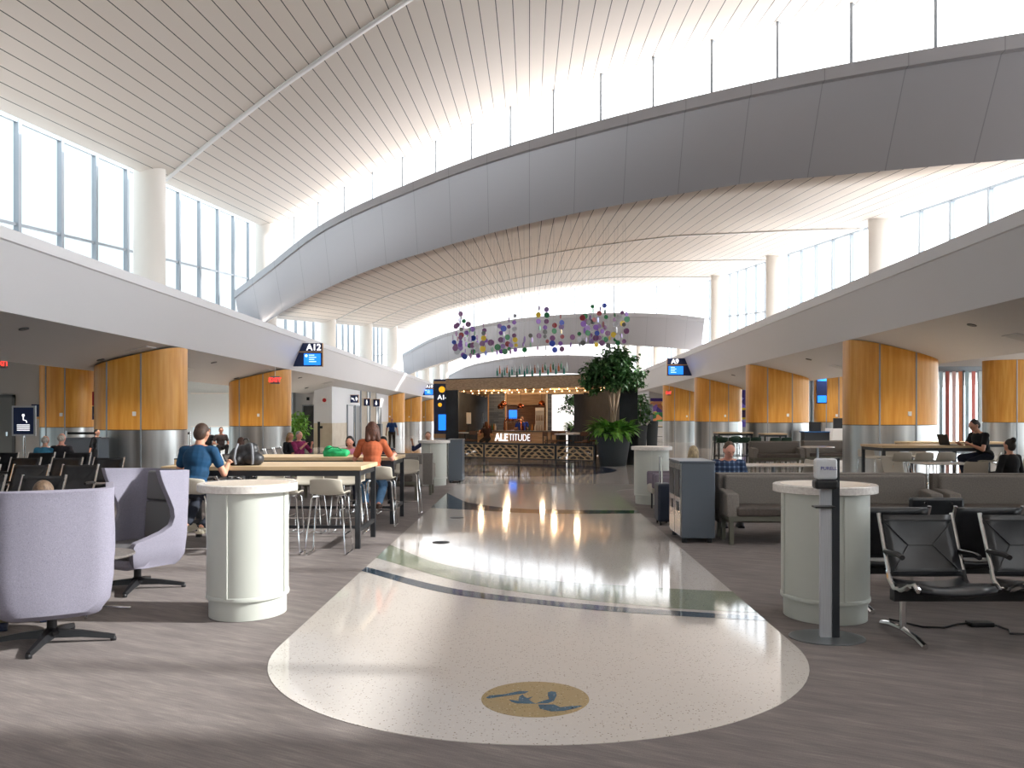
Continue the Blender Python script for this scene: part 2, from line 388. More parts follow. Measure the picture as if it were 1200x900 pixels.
def beam(v0, dz, idx, xa=-11.05, xb=11.0):
    xs = xs_(xa, xb, 44)
    if idx == 0:   # the near beam stands forward of the glass line on a deep sill
        kf = .865; B_ = [(x*kf, 1.6+(h-1.6)*kf) for x,h in BOT]; T_ = [(x*kf, 1.6+(h-1.6)*kf) for x,h in TOP]; vb, vt = 22.5, 21.62
    else: B_, T_, vb, vt = BOT, TOP, v0, v0-1.0
    prof = lambda X: [(vb, interp(B_,X)+dz), (vt, interp(T_,X)+dz-.26), (vt-.12, interp(T_,X)+dz-.24),(vt-.12, interp(T_,X)+dz), (v0+.35, interp(TOP,X)+dz-.06),(v0+.35, interp(BOT,X)+dz+.12)]
    rows = [[(X, v-K*X, h) for (v,h) in prof(X)] + [(X, prof(X)[0][0]-K*X, prof(X)[0][1])] for X in xs]
    mb = MB(); mb.grid(rows)
    n = 7
    mb.f.append(tuple(range(6))[::-1]); mb.f.append(tuple((len(xs)-1)*n+i for i in range(6)))
    o = mb.build('trim_3', beam_m, None, True); struct(o, ['near grey metal arched beam spanning the hall','middle grey arched beam above the hanging discs','far arched beam above the bar'][idx])
    # arch glazing
    topf = (lambda X: vault_h(idx+1, X, v0+.05))
    w = thing('window_%d'%(idx+1), None, None); w['kind'] = 'structure'; w['label'] = ['near arched clerestory window','middle arched clerestory window','far arched clerestory window'][idx]
    vg = v0+.05 if idx == 0 else v0+.3
    rows = [[(X, vg-K*X, interp(TOP,X)+dz-.05) for X in xs],[(X, vg-K*X, topf(X)+.1) for X in xs]]
    MB().grid(rows).build('pane', glass_arch, w)
    mb = MB()
    X = .76-1.3*10
    while X < XB:
        if X > -11: mb.cbox((X, vg-K*X, (interp(TOP,X)+dz+topf(X))/2), (.07,.12,topf(X)-interp(TOP,X)-dz+.1), R(-43))
        X += 1.3
    mb.build('frame', mull, w)
beam(26,0,0); beam(65,-.55,1); beam(104,-.6,2)

# side fascias, soffits, lounge ceilings
def extr(prof, y0, y1, name, m, label=None, parent=None, smooth=False):
    n = len(prof); mb = MB()
    mb.v = [(x,y0,z) for x,z in prof]+[(x,y1,z) for x,z in prof]
    mb.f = [(i,(i+1)%n,n+(i+1)%n,n+i) for i in range(n)] + [tuple(range(n))[::-1], tuple(range(n,2*n))]
    o = mb.build(name, m, parent, smooth)
    if parent is None: struct(o,label)
    return o
Y0, Y1 = -11.9, 140
extr([(-10.0,3.63),(-9.54,4.83),(-9.50,4.85),(-9.50,5.07),(-12.0,5.07),(-12.0,4.8),(-10.1,3.66)],Y0,Y1,'wall_left',fascia_m,'sloping white fascia band along the left of the hall')
extr([(8.95,3.79),(8.49,4.90),(8.45,4.92),(8.45,5.18),(11.4,5.18),(11.4,4.9),(9.05,3.82)],Y0,Y1,'wall_right',fascia_m,'sloping white fascia band along the right of the hall')
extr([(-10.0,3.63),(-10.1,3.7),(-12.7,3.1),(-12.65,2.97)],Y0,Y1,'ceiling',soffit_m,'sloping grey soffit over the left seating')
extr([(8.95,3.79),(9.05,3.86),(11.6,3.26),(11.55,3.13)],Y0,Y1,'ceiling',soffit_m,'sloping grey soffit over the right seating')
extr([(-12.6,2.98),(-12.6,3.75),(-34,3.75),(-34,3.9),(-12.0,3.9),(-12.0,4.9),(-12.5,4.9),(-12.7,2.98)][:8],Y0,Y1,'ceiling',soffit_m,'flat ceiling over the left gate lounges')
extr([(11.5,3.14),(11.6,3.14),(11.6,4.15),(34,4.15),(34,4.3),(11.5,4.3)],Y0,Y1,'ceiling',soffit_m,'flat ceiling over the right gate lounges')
struct(MB().box(-34,34,-12.3,-12,0,5.0).build('wall_front_blocker', wallgrey),'unseen wall added behind the camera to block sky light')  # added out of view to keep sky light from pouring in
w = thing('window_12','unseen high glazing added behind the camera to brighten the hall',None,(0,-12.1,0)); w['kind'] = 'structure'  # put in behind the view so daylight reaches the near ceiling
MB().box(-12,12,-.01,.01,5,14).build('pane', glass, w); mb = MB()
for k in range(13): mb.box(-12+2*k-.05,-12+2*k+.05,-.06,.06,5,14)
mb.build('frame', mull, w)
struct(MB().box(-34,34,145,145.3,0,14).build('wall_back', white),'far end wall of the hall')

# side clerestory glazing
def side_glazing(X, sgn, label, idx, y_end=140):
    w = thing('window_%d'%idx, label, None); w['kind'] = 'structure'
    def top(y):
        best = 0
        v = y+K*(X-.8*sgn)
        if v < 26: return vault_h(1, X-.8*sgn, v)
        k = min(4,int((v-26)//39)+2); h = vault_h(k, X-.8*sgn, v); return h
    zb = 5.0; ys = []; y = -11.8
    while y < y_end: ys.append(y); y += .9
    # glass follows the roof line, doubled where two vaults overlap
    rows = [[(X,y,zb) for y in ys],[(X,y,max(top(y), zb+.3)+.34) for y in ys]]
    MB().grid(rows).build('pane', glass, w)
    mb = MB(); rail = MB()
    y = 24.4-10.8*4 + .85
    bays = []
    nb = 0
    yy = (24.4 if sgn < 0 else 24.9)-10.8*4
    while yy < y_end:
        for d in ((4.2,6.0,7.8,9.5,11.3) if sgn < 0 else (5.0,6.8,8.7,10.5,12.3)):
            y = yy+d
            if -11.5 < y < y_end: mb.box(X-.06,X+.06,y-.06,y+.06,zb,max(top(y),zb+.3)+.3)
        yy += 10.8
    for i in range(len(ys)-1):
        ya,yb = ys[i],ys[i+1]; ha,hb = top(ya),top(yb)
        if abs(ha-hb) < .6:
            rail.tube([(X,ya,ha+.28),(X,yb,hb+.28)],.06,4)
            rail.tube([(X,ya,max(ha-2.1,zb)),(X,yb,max(hb-2.1,zb))],.045,4)
    mb.build('mullion', mull, w); rail.build('rail', mull, w)
    sk = MB()
    rows = [[(X,y,top(y)+.34) for y in ys],[(X-.95*sgn,y,top(y)+.12) for y in ys]]
    # skylight strip
    for i in range(len(ys)-1):
        if abs(top(ys[i])-top(ys[i+1])) < .6:
            sk.grid([[rows[0][i],rows[0][i+1]],[rows[1][i],rows[1][i+1]]])
    sk.build('skylight_pane', glass, w)
side_glazing(-11.75,-1,'left clerestory curtain wall of blue tinted glass',4)
side_glazing(11.3,1,'right clerestory curtain wall of bright glass',5)
# round white columns
def colh(X, y):
    v = y+K*X
    if v < 26: return vault_h(1,X,v)
    k = min(4,int((v-26)//39)+2); return vault_h(k,X,v)
li = 0
for i in range(-3,11):
    for s,X,yy in ((-1,-10.85,24.4),(1,10.35,24.9)):
        y = yy+10.8*i
        if y < -11: continue
        h = colh(X,y)+.15
        side = 'left' if s < 0 else 'right'
        t = thing('round_column','round white column along the %s glass wall, %s from the camera end'%(side,ORD[i+3]),'column',(X,y,5.0),0,'white columns on the %s'%side)
        MB().lathe([(.43,0),(.43,h-5.0)],32).build('shaft', col_m, t, True)
        MB().lathe([(.46,0.06),(.46,.16),(.44,.17)],32).build('base_ring', col_m, t, True)

# honey maple pillars
def pillar_mesh(x0, x1, y, d, hA, hB, split, label, cat='pillar', dark=False):
    xc = (x0+x1)/2; w = abs(x1-x0)/2
    t = thing('wood_pillar', label, cat, (xc,y,0), 0, 'maple clad pillars')
    N = 64; n_ = 2.7
    pts = []
    for i in range(N):
        a = 2*PI*i/N; c = math.cos(a); s_ = math.sin(a)
        pts.append((w*abs(c)**(2/n_)*(1 if c >= 0 else -1), d*abs(s_)**(2/n_)*(1 if s_ >= 0 else -1)))
    def ring(k, z): return [(p[0]*k,p[1]*k,z) for p in pts]
    topz = lambda p: hA+(hB-hA)*((p[0]+w)/(2*w))
    rows = [ring(1,split+.02), [(p[0],p[1],topz(p)) for p in pts]]
    rows = [r+[r[0]] for r in rows]
    MB().grid(rows).build('wood_cladding', wood, t, True)
    rows = [ring(1,0), ring(1,split)]; rows = [r+[r[0]] for r in rows]
    MB().grid(rows).build('steel_cladding', steel, t, True)
    mb = MB(); r1 = [r+[r[0]] for r in [ring(.985,split-.01),ring(.985,split+.03)]]; mb.grid(r1)
    mb.build('shadow_gap', darkmetal, t, True)
    mb = MB()
    for fx in (-.48,.34):
        # vertical metal joint strips on the curved faces
        for sy in (-1,1):
            i = min(range(N), key=lambda j: abs(pts[j][0]-fx*w)+(0 if pts[j][1]*sy > 0 else 99))
            p = pts[i]; mb.box(p[0]-.018,p[0]+.018,p[1]-.02,p[1]+.02,0,topz(p)-.01)
    mb.build('joint_strip', mull, t)
    MB().cbox((.15*w,-d*.995-.01,1.72),(.10,.03,.12)).build('wall_fixture', white, t, bevel=.008)
    return t
for i in range(-2,10):
    y = 24.4+10.8*i
    if y < -10 or 3 <= i+1 <= 4 and True: 
        if y < -10 or i in (2,3,4): continue
    pillar_mesh(-12.3,-9.86,y,.85,3.02,3.60,1.26,'curved honey maple pillar on the left, %s from the camera'%ORD[i+2])
for i in range(-2,10):
    y = 24.0+10.9*i
    if i > 3 and i < 5: continue
    pillar_mesh(8.9,11.38,y,.85,3.78,3.18,1.4,'curved honey maple pillar on the right, %s from the camera'%ORD[i+2])
pillar_mesh(-17.1,-15.4,30,.6,3.75,3.75,1.27,'darker maple pillar in the left gate lounge beyond the black seats')
pillar_mesh(13.4,14.85,40,.5,4.15,4.15,1.4,'shaded maple pillar in the right gate lounge behind the gate desk')
pillar_mesh(20.3,24.0,38,.9,4.15,4.15,1.4,'maple pillar at the right edge beyond the striped window')

# ------------------------------------------------------------------ left lounge walls
struct(MB().box(-34,-17.35,31,31.3,0,3.75).build('wall_left', wallgrey),'grey wall at the left with an emergency exit')
d = thing('door_1','grey exit door at the left edge',None,(-19.3,30.98,0)); d['kind']='structure'
MB().box(-1.0,.55,-.02,.02,0,2.35).build('leaf', mat('door_grey',srgb(120,122,122),.5), d); MB().box(.35,.42,-.08,-.02,.95,1.1).build('handle', chrome, d)
MB().box(-1.1,-1.0,-.05,.03,0,2.45).box(.55,.65,-.05,.03,0,2.45).box(-1.1,.65,-.05,.03,2.35,2.45).build('frame', mat('door_frame_grey',srgb(96,98,100),.5), d)
struct(MB().box(-30,-13.3,47.8,48.1,0,3.75).build('wall_back', wallpale),'pale blue wall seen between the left pillars')
w = thing('window_6','window strip low in the pale wall between the left pillars',None,(-16.2,47.75,0)); w['kind']='structure'
MB().box(-2.6,2.8,-.05,0,.3,1.1).build('pane', emit('glowing_low_glass',srgb(196,212,220),.25), w)  # pane has its own glow standing in for daylight
MB().box(-2.7,2.9,-.09,.0,1.1,1.16).box(-2.7,2.9,-.09,0,2.95,3.02).build('frame', white, w)
for x in (-1.6,-.4,.8,2.0): MB().box(x-.02,x+.02,-.1,-.05,.3,1.1).build('mullion', mull, w)
# outside wall of the left lounges: glass strips
w = thing('window_7','floor to ceiling lounge window beyond the left pillars',None,(-22,0,0)); w['kind']='structure'
MB().box(-.01,.01,31.3,47.8,0,3.75).build('pane', glass, w)
mb = MB()
for k in range(12): mb.box(-.05,.05,31.4+k*1.45,31.5+k*1.45,0,3.75)
mb.box(-.05,.05,31.3,47.8,1.0,1.08).box(-.05,.05,31.3,47.8,2.9,2.98).build('frame', mull, w)
for nm,X_,ya,yb,hh,lab in (('window_10',-24,-11.9,30.9,3.75,'outer glazing added to brighten the near left lounge'),('window_11',22.5,-11.9,41.8,4.15,'outer glazing added to brighten the near right lounge')):  # outer walls made glass so sky light brightens the lounges
    w = thing(nm,lab,None,(X_,0,0)); w['kind'] = 'structure'
    MB().box(-.01,.01,ya,yb,0,hh).build('pane', glass, w); mb = MB(); y_ = ya
    while y_ < yb: mb.box(-.05,.05,y_,y_+.1,0,hh); y_ += 1.8
    mb.box(-.06,.06,ya,yb,0,.15).box(-.06,.06,ya,yb,hh-.1,hh).build('frame', mull, w)
# restroom block
wt = MB().box(-12.0,-11.0,47.6,71,1.32,3.75).box(-13.4,-12.0,49.0,49.3,1.32,3.75)
struct(wt.build('wall_left', mat('block_white',srgb(224,224,226),.55)),'white restroom block wall on the left')
struct(MB().box(-12.0,-10.98,47.58,71,0,1.32).box(-13.4,-12.0,48.98,49.28,0,1.32).build('wall_left', tile),'beige tiled lower wall of the restroom block')
struct(MB().box(-30,-12.0,71,71.3,0,3.75).box(-30,-12.9,100,100.3,0,3.75).build('wall_back', wallgrey),'end wall behind the far left pillars')
for i,(x0,x1,y,lab) in enumerate([(-12.95,-12.35,48.94,'dark grey door in the white wall panel left of the restrooms')]):
    d = thing('door_%d'%(2+i),lab,None,(x0,y,0)); d['kind']='structure'
    MB().box(0,x1-x0,-.03,.02,0,2.3).build('leaf', darkmetal, d); MB().box(.45,.5,-.1,-.03,.95,1.2).build('handle', chrome, d)
    MB().box(-.06,0,-.05,.03,0,2.36).box(x1-x0,x1-x0+.06,-.05,.03,0,2.36).box(-.06,x1-x0+.06,-.05,.03,2.3,2.36).build('frame', mull, d)
MB_s = MB().box(-12.75,-12.6,48.9,48.97,2.62,2.8)
tag(MB_s.build('wall_fixture', darkmetal),'small dark box fixed above the dark grey door','wall fixture')
for i,(y0,y1,mm,h,lab) in enumerate([(51.5,53.2,alu,2.35,'steel door below the family restroom sign'),(53.8,55.0,mat('recess_grey',srgb(140,140,140),.6),2.35,'grey door beside the family restroom door'),(55.6,57.6,noisy('taupe_tile',srgb(152,138,116),srgb(140,126,104),.4,(3,3,3)),3.4,'tall taupe restroom entrance recess, nearer'),(58.8,61.0,noisy('taupe_tile2',srgb(152,138,116),srgb(140,126,104),.4,(3,3,3)),3.4,'tall taupe restroom entrance recess, farther'),(62.0,63.0,mat('recess_grey2',srgb(140,140,140),.6),2.35,'narrow grey door past the restroom entrances'),(67.2,68.6,mat('slot_grey',srgb(150,152,152),.5),3.1,'tall narrow grey slot window at the end of the block')]):
    d = thing('door_%d'%(3+i),lab,None,(-10.97,y0,0)); d['kind']='structure'
    MB().box(-.02,.03,0,y1-y0,0,h).build('leaf', mm, d); MB().box(-.02,.06,-.08,0,0,h+.06).box(-.02,.06,y1-y0,y1-y0+.08,0,h+.06).box(-.02,.06,-.08,y1-y0+.08,h,h+.06).build('frame', mull, d)
def flag_sign(x, y, z, w_, h_, kind, label):
    t = thing('restroom_sign', label, 'sign', (x,y,z), 0, 'restroom signs')
    MB().box(0,w_,-.03,.03,-h_/2,h_/2).build('board', navy, t, bevel=.004)
    MB().box(-.02,w_+.03,-.034,.034,h_/2,h_/2+.03).box(w_,w_+.03,-.034,.034,-h_/2,h_/2).build('wood_edge', orangewood, t)
    mb = MB()
    def figure(cx, s=1, dress=False):
        mb.lathe([(.001,0),(.035*s,0),(.035*s,.004)],12,Matrix.Translation((cx,-.031,.13*s)) @ Matrix.Rotation(R(90),4,'X'))
        if dress: mb.prism([(cx-.03*s,.09*s),(cx+.03*s,.09*s),(cx+.075*s,-.07*s),(cx-.075*s,-.07*s)],0,.004,Matrix.Translation((0,-.031,0)) @ Matrix.Rotation(R(90),4,'X'))
        else: mb.box(cx-.045*s,cx+.045*s,-.035,-.031,-.04*s,.09*s)
        mb.box(cx-.03*s,cx-.006*s,-.035,-.031,-.15*s,-.04*s).box(cx+.006*s,cx+.03*s,-.035,-.031,-.15*s,-.04*s)
    if kind == 'm': figure(w_/2)
    elif kind == 'w': figure(w_/2,1,True)
    else:
        figure(w_*.75,.8); figure(w_*.9,.5)
        mb.tube([(w_*.15,-.033,.09),(w_*.2,-.033,-.02),(w_*.45,-.033,-.02),(w_*.5,-.033,-.12)],.018,6); mb.tube([(w_*.18,-.033,.03),(w_*.45,-.033,.03)],.016,6)
    mb.build('pictogram', signwhite, t)
flag_sign(-10.97,52.4,2.78,.48,.46,'f','navy restroom sign with wheelchair and child symbols, leftmost of three')
flag_sign(-10.97,56.6,2.65,.42,.46,'m','navy sign with a standing man symbol, middle of three')
flag_sign(-10.97,60.0,2.66,.46,.5,'w','navy sign with a woman symbol, rightmost of three')
t = thing('warning_sign','small red and white round sign on the white restroom wall','sign',(-11.4,47.55,2.6))
MB().box(-.16,.16,-.02,.02,-.2,.2).build('board', white, t)
MB().lathe([(.07,0),(.11,0),(.11,.01),(.07,.01)],24,Matrix.Translation((0,-.03,0)) @ Matrix.Rotation(R(90),4,'X')).box(-.02,.02,-.03,-.022,-.09,.09).build('red_ring', mat('signred',srgb(190,40,40),.5), t)
t = thing('card_reader_post','black access post by the beige tiled wall','post',(-11.55,46.9,0))
MB().box(-.06,.06,-.05,.05,0,1.4).build('post', blackp, t); MB().cbox((.12,0,1.1),(.16,.08,.14)).build('reader', blackp, t)

# ------------------------------------------------------------------ right lounge walls
struct(MB().box(-.0,10,66,66.3,0,4.15).build('wall_back', wallgrey) if False else MB().box(9.35,20,66.2,66.5,0,4.15).build('wall_back', wallgrey),'wall carrying the first mural on the right')
struct(MB().box(9.3,9.5,66.5,84,0,3.75).build('wall_right', mat('block_white2',srgb(226,226,228),.55)),'white wall beyond the far right pillars')
def mural_m(name, cols, sc):
    m = mat(name, cols[0], .6); v = coords(m, scale=sc)
    vo = nd(m,'ShaderNodeTexVoronoi'); vo.inputs['Scale'].default_value = 1.; lk(m,v,vo.inputs['Vector'])
    se = nd(m,'ShaderNodeSeparateColor'); lk(m,vo.outputs['Color'],se.inputs[0])
    n = len(cols); lk(m, ramp(m,se.outputs[0],[(i/n,c) for i,c in enumerate(cols)],'CONSTANT'), bs(m).inputs['Base Color'])
    return m
t = thing('mural','colourful mural with a purple top and green foot between far right pillars','mural',(10.4,66.18,0))
MB().box(-1.0,1.3,-.03,0,1.55,3.1).build('painting', mural_m('mural_a',[srgb(64,44,120),srgb(150,90,60),srgb(110,80,160),srgb(220,180,80),srgb(60,60,100),srgb(180,120,90)],(2.4,1,2.2)), t)
MB().box(-1.0,1.3,-.06,-.031,1.35,2.05).build('green_band', mural_m('mural_b',[srgb(40,110,50),srgb(60,130,60),srgb(30,90,50),srgb(190,120,70)],(3,1,4)), t)
MB().box(-1.0,1.3,-.06,-.031,2.9,3.15).build('purple_band', mat('purple',srgb(52,30,110),.6), t)
struct(MB().box(11.6,20,57.6,57.9,0,4.15).build('wall_back', wallgrey),'wall carrying the second mural on the right')
t = thing('mural','purple and yellow mural glimpsed between two right pillars','mural',(14.6,57.58,0))
MB().box(-1.2,1.2,-.03,0,1.0,3.5).build('painting', mural_m('mural_c',[srgb(90,60,160),srgb(120,100,200),srgb(60,40,120),srgb(160,150,210)],(1.2,1,2.2)), t)
MB().box(-.5,.6,-.06,-.031,1.5,2.3).build('yellow_frame', mat('myellow',srgb(230,190,40),.6), t)
MB().box(-.35,.4,-.09,-.061,1.65,2.15).build('dark_block', mat('mdark',srgb(60,30,60),.6), t)
# window with coloured fins at the far right
w = thing('window_8','lounge window with upright pink and orange fins at the right',None,(0,42.2,0)); w['kind']='structure'
MB().box(15.2,33.7,0,.02,0,4.15).build('pane', glass, w)
fincols = [srgb(226,120,112),srgb(214,222,226),srgb(240,160,108),srgb(186,200,206),srgb(206,110,100),srgb(236,196,190),srgb(226,140,96),srgb(170,190,196)]
for k in range(18):
    x = 19.2+k*.32
    if x > 23.5: break
    MB().box(x,x+.17,-.28,-.24,0.25,3.9).build('fin', mat('fin%d'%k, fincols[k%8], .5, Transmission_Weight=.3), w)
mb = MB()
for k in range(14): mb.box(19+k*.8,19.07+k*.8,-.1,.05,0,4.0)
mb.box(15.2,33.7,-.1,.05,3.85,4.15).box(15.2,33.7,-.1,.05,0,.2).build('frame', mull, w)
w = thing('window_9','right lounge window behind the gate desk',None,(15.2,0,0)); w['kind']='structure'
MB().box(-.01,.01,42.2,57.6,0,4.15).build('pane', glass, w)
mb = MB()
for k in range(9): mb.box(-.05,.05,42.3+k*1.8,42.4+k*1.8,0,4.15)
mb.build('frame', mull, w)

# ------------------------------------------------------------------ signs
def gate_sign(x_out, x_in, y, zb, zt, txt, label, slant):
    t = thing('gate_sign', label, 'sign', (0,y,0), 0, 'overhead gate signs')
    # outer edge follows the sloping fascia
    zm = zb+(zt-zb)*.60; zm2 = zm+.045
    xo = lambda z: x_out+slant*(z-zb)
    rot = Matrix.Rotation(R(90),4,'X')
    MB().prism([(xo(zb),zb),(x_in,zb),(x_in,zm),(xo(zm),zm)][::(1 if x_in > x_out else -1)],-.05,.05,rot).build('lower_board', navy, t)
    MB().prism([(xo(zm2),zm2),(x_in,zm2),(x_in,zt),(xo(zt),zt)][::(1 if x_in > x_out else -1)],-.05,.05,rot).build('upper_board', navy, t)
    MB().prism([(xo(zm),zm),(x_in,zm),(x_in,zm2),(xo(zm2),zm2)][::(1 if x_in > x_out else -1)],-.052,.052,rot).box(min(x_in,x_in+(.03 if x_in>x_out else -.03)),max(x_in,x_in+(.03 if x_in>x_out else -.03)),-.055,.055,zb-.02,zt).build('wood_edge', orangewood, t)
    s = 1 if x_in > x_out else -1
    wd = abs(x_in-xo(zm))
    xa = x_in-s*.06; xb_ = x_in-s*wd*.78
    sc = MB().box(min(xa,xb_),max(xa,xb_),-.056,-.05,zb+.06,zm-.05).build('screen', screen, t)
    mb = MB()
    if s > 0: mb.lathe([(.001,0),(.06,0),(.06,.004)],16,Matrix.Translation((min(xa,xb_)+.1,-.058,zm-.14)) @ rot)
    for q in range(4):
        x_ = min(xa,xb_)+(.22 if s > 0 else .12); mb.box(x_, x_+.22+.08*(q%2),-.06,-.057,zm-.13-q*.09,zm-.1-q*.09)
    mb.build('screen_lines', emit('screen_text_%s'%txt,(.45,.65,.95),.9), t)
    text(txt,(zt-zm2)*1.05,'lettering',signwhite,t,((x_in+xo(zt))/2+s*.06,-.056,(zm2+zt)/2-.01),off=.012)
    return t
gate_sign(-9.95,-8.72,36,3.78,4.76,'A12','navy gate sign reading A12 above a blue screen on the left fascia',.42)
gate_sign(8.88,7.55,46.6,3.92,4.86,'A9','navy gate sign reading A9 above a blue screen on the right fascia',-.41)
gate_sign(-10.25,-8.95,80,3.75,4.75,'A10','small far gate sign reading A10 left of the information totem',.42)
t = thing('gate_screen','hanging blue gate screen between right pillars near the gate desk','screen',(13.05,38,3.0))
MB().box(-.25,.2,-.05,.05,-.75,.75).build('housing', navy, t); MB().box(-.22,.17,-.06,-.051,.25,.72).box(-.22,.17,-.06,-.051,-.7,-.4).build('display', screen, t); MB().cyl((0,0,.75),(0,0,1.15),.02).build('hanger', darkmetal, t)
def exit_sign(x,y,z,zc,label,w_=.36):
    t = thing('exit_sign', label, 'exit sign', (x,y,z), 0, 'exit signs')
    MB().box(-w_/2,w_/2,-.03,.03,-.15,.15).build('housing', exitbody, t, bevel=.005)
    MB().cyl((0,0,.15),(0,0,zc-z),.012).build('stem', white, t)
    text('EXIT',.24,'lettering',redlamp,t,(0,-.034,0),off=.006)
exit_sign(-9.98+.1,33.2,3.08,3.6,'exit sign hanging before the second left maple pillar')
exit_sign(-17.6,28.5,3.42,3.75,'red exit sign at the far left above the grey wall')
exit_sign(9.2,56.0,3.25,3.7,'exit sign in front of the far right pillar')
exit_sign(-10.9,82,3.15,3.4,'exit sign among the far left pillars')
# information totem
t = thing('information_totem','tall navy wayfinding totem with yellow symbols at the left corner of the bar','totem',(-3.93,35.3,0))
MB().box(0,.95,-.15,.15,.95,3.2).build('board', navy, t); MB().box(-.01,.96,-.16,.16,3.02,3.12).box(-.01,.96,-.16,.16,.78,.95).build('wood_band', orangewood, t)
MB().box(0,.95,-.15,.15,0,.78).build('base', quartz, t)
rot = Matrix.Rotation(R(90),4,'X')
MB().lathe([(.001,0),(.13,0),(.13,.01)],24,Matrix.Translation((.34,-.15,2.78)) @ rot).lathe([(.001,0),(.08,0),(.08,.01)],24,Matrix.Translation((.26,-.15,2.15)) @ rot).build('yellow_symbol', emit('yellow_sign',srgb(235,170,30),.5), t)
MB().box(.2,.75,-.165,-.151,1.1,1.75).build('screen', screen, t)
text('A1-',.26,'lettering',signwhite,t,(.36,-.155,2.45),off=.008)

# ------------------------------------------------------------------ round standing counters
def counter(x,y,r,rx,ry,rz,label,h=1.07,dark=0):
    t = thing('standing_counter', label, 'counter', (x,y,.0), rz, 'round standing counters')
    MB().lathe([(r-.012,h-.065),(r,h-.06),(r,h-.006),(r-.006,h)],64).build('top', quartz, t, True)
    MB().lathe([(1,.17),(1,h-.065)],56,None,rx,ry).build('body', clad, t, True)
    MB().lathe([(1.015,.155),(1.02,.165),(1.015,.185),(1.0,.19)],56,None,rx,ry).build('lower_band', clad, t, True)
    MB().lathe([(.95,.004),(.95,.16)],56,None,rx,ry).build('plinth', clad, t, True)
    mb = MB()
    for a in (-100,-10,80,170):
        a = R(a); mb.cbox((rx*math.cos(a),ry*math.sin(a),(h-.065+.18)/2),(.022,.02,h-.065-.19),a+PI/2)
    mb.build('batten', clad, t, bevel=.004)
    MB().lathe([(r-.06,h),(r-.06,h+.0015)],48).build('top_inlay', noisy('inlay_warm',srgb(222,206,188),srgb(210,192,172),.3,(30,30,30)), t)
    return t
counter(-2.31,7.02,.395,.318,.36,R(0),'round white topped counter beside the purple chairs at the left front')
counter(2.39,6.9,.405,.33,.365,R(14),'round white topped counter beside the hand sanitiser stand at the right front')
counter(-2.27,20.4,.385,.305,.33,0,'round white topped counter at far left, beside a dark bin')
counter(2.30,16.0,.385,.32,.34,0,'round white topped counter on the right beyond the steel waste bins')

# waste bins
def bin_unit(x,y,w_,d_,h,label,face='-x',rz=0,n=2):
    t = thing('waste_bin', label, 'bin', (x,y,0), rz)
    MB().box(.015,w_,0,d_,.06,h).build('cabinet', bin_m, t, bevel=.01)
    MB().box(-.01,w_+.01,-.01,d_+.01,h,h+.03).build('lid', bin_m, t, bevel=.006)
    for k in range(n):
        a = d_*k/n+.012; b_ = d_*(k+1)/n-.012
        dd = MB().box(-.005,.015,a,b_,.09,h-.01).build('door', binfront, t)
        MB().box(-.012,-.004,a+.05,b_-.05,h-.44,h-.08).build('opening', blackp, dd, bevel=.003)
        MB().box(-.014,-.004,a+.13,b_-.13,h-.62,h-.5).build('handle_plate', darkmetal, dd, bevel=.003)
    for xx in (.06,w_-.06):
        for yy in (.06,d_-.06): MB().lathe([(.035,0),(.035,.06)],12,Matrix.Translation((xx,yy,0))).build('foot', blackp, t)
    return t
bin_unit(1.94,10.92,.44,.86,1.02,'blue grey steel double waste bin beside the walkway, right')
bin_unit(-2.0,21.0,.36,.7,1.05,'dark grey bin just right of the far left counter')
bin_unit(-12.4,22.6,1.0,.55,1.05,'grey double waste cabinet in front of the first left maple pillar') .rotation_euler = (0,0,0)
t = bin_unit(-8.95,47.5,.7,.6,1.25,'grey waste bin near the standing man in the blue vest')

# hand sanitiser stand
t = thing('sanitiser_stand','freestanding hand sanitiser dispenser on an aluminium pole, right front','sanitiser stand',(2.17,6.22,0),R(-4))
MB().lathe([(.27,0.0),(.27,.006),(.262,.008)],48,None,1,.85).build('base_plate', mat('plate_grey',srgb(122,126,130),.35,.6), t)
MB().box(-.05,.032,-.02,.02,.008,1.28).build('pole', alu, t)
MB().box(.032,.085,-.03,.05,.008,1.31).build('side_rail', mat('rail_black',srgb(34,38,44),.4), t, bevel=.004)
dsp = MB().box(-.115,.05,-.13,-.02,1.09,1.16).build('dispenser', blackp, t, bevel=.02)
MB().box(-.105,.045,-.125,-.022,1.16,1.31).build('refill_cover', mat('clear_white',srgb(226,228,232),.2,Transmission_Weight=.2), dsp, bevel=.02,seg=3)
text('PURELL',.035,'lettering',mat('logo_violet',srgb(70,60,150),.5),dsp,(-.02,-.1265,1.24),ext=.001)
MB().box(-.115,.03,-.13,-.02,.955,.968).build('drip_tray', blackp, t, bevel=.004)

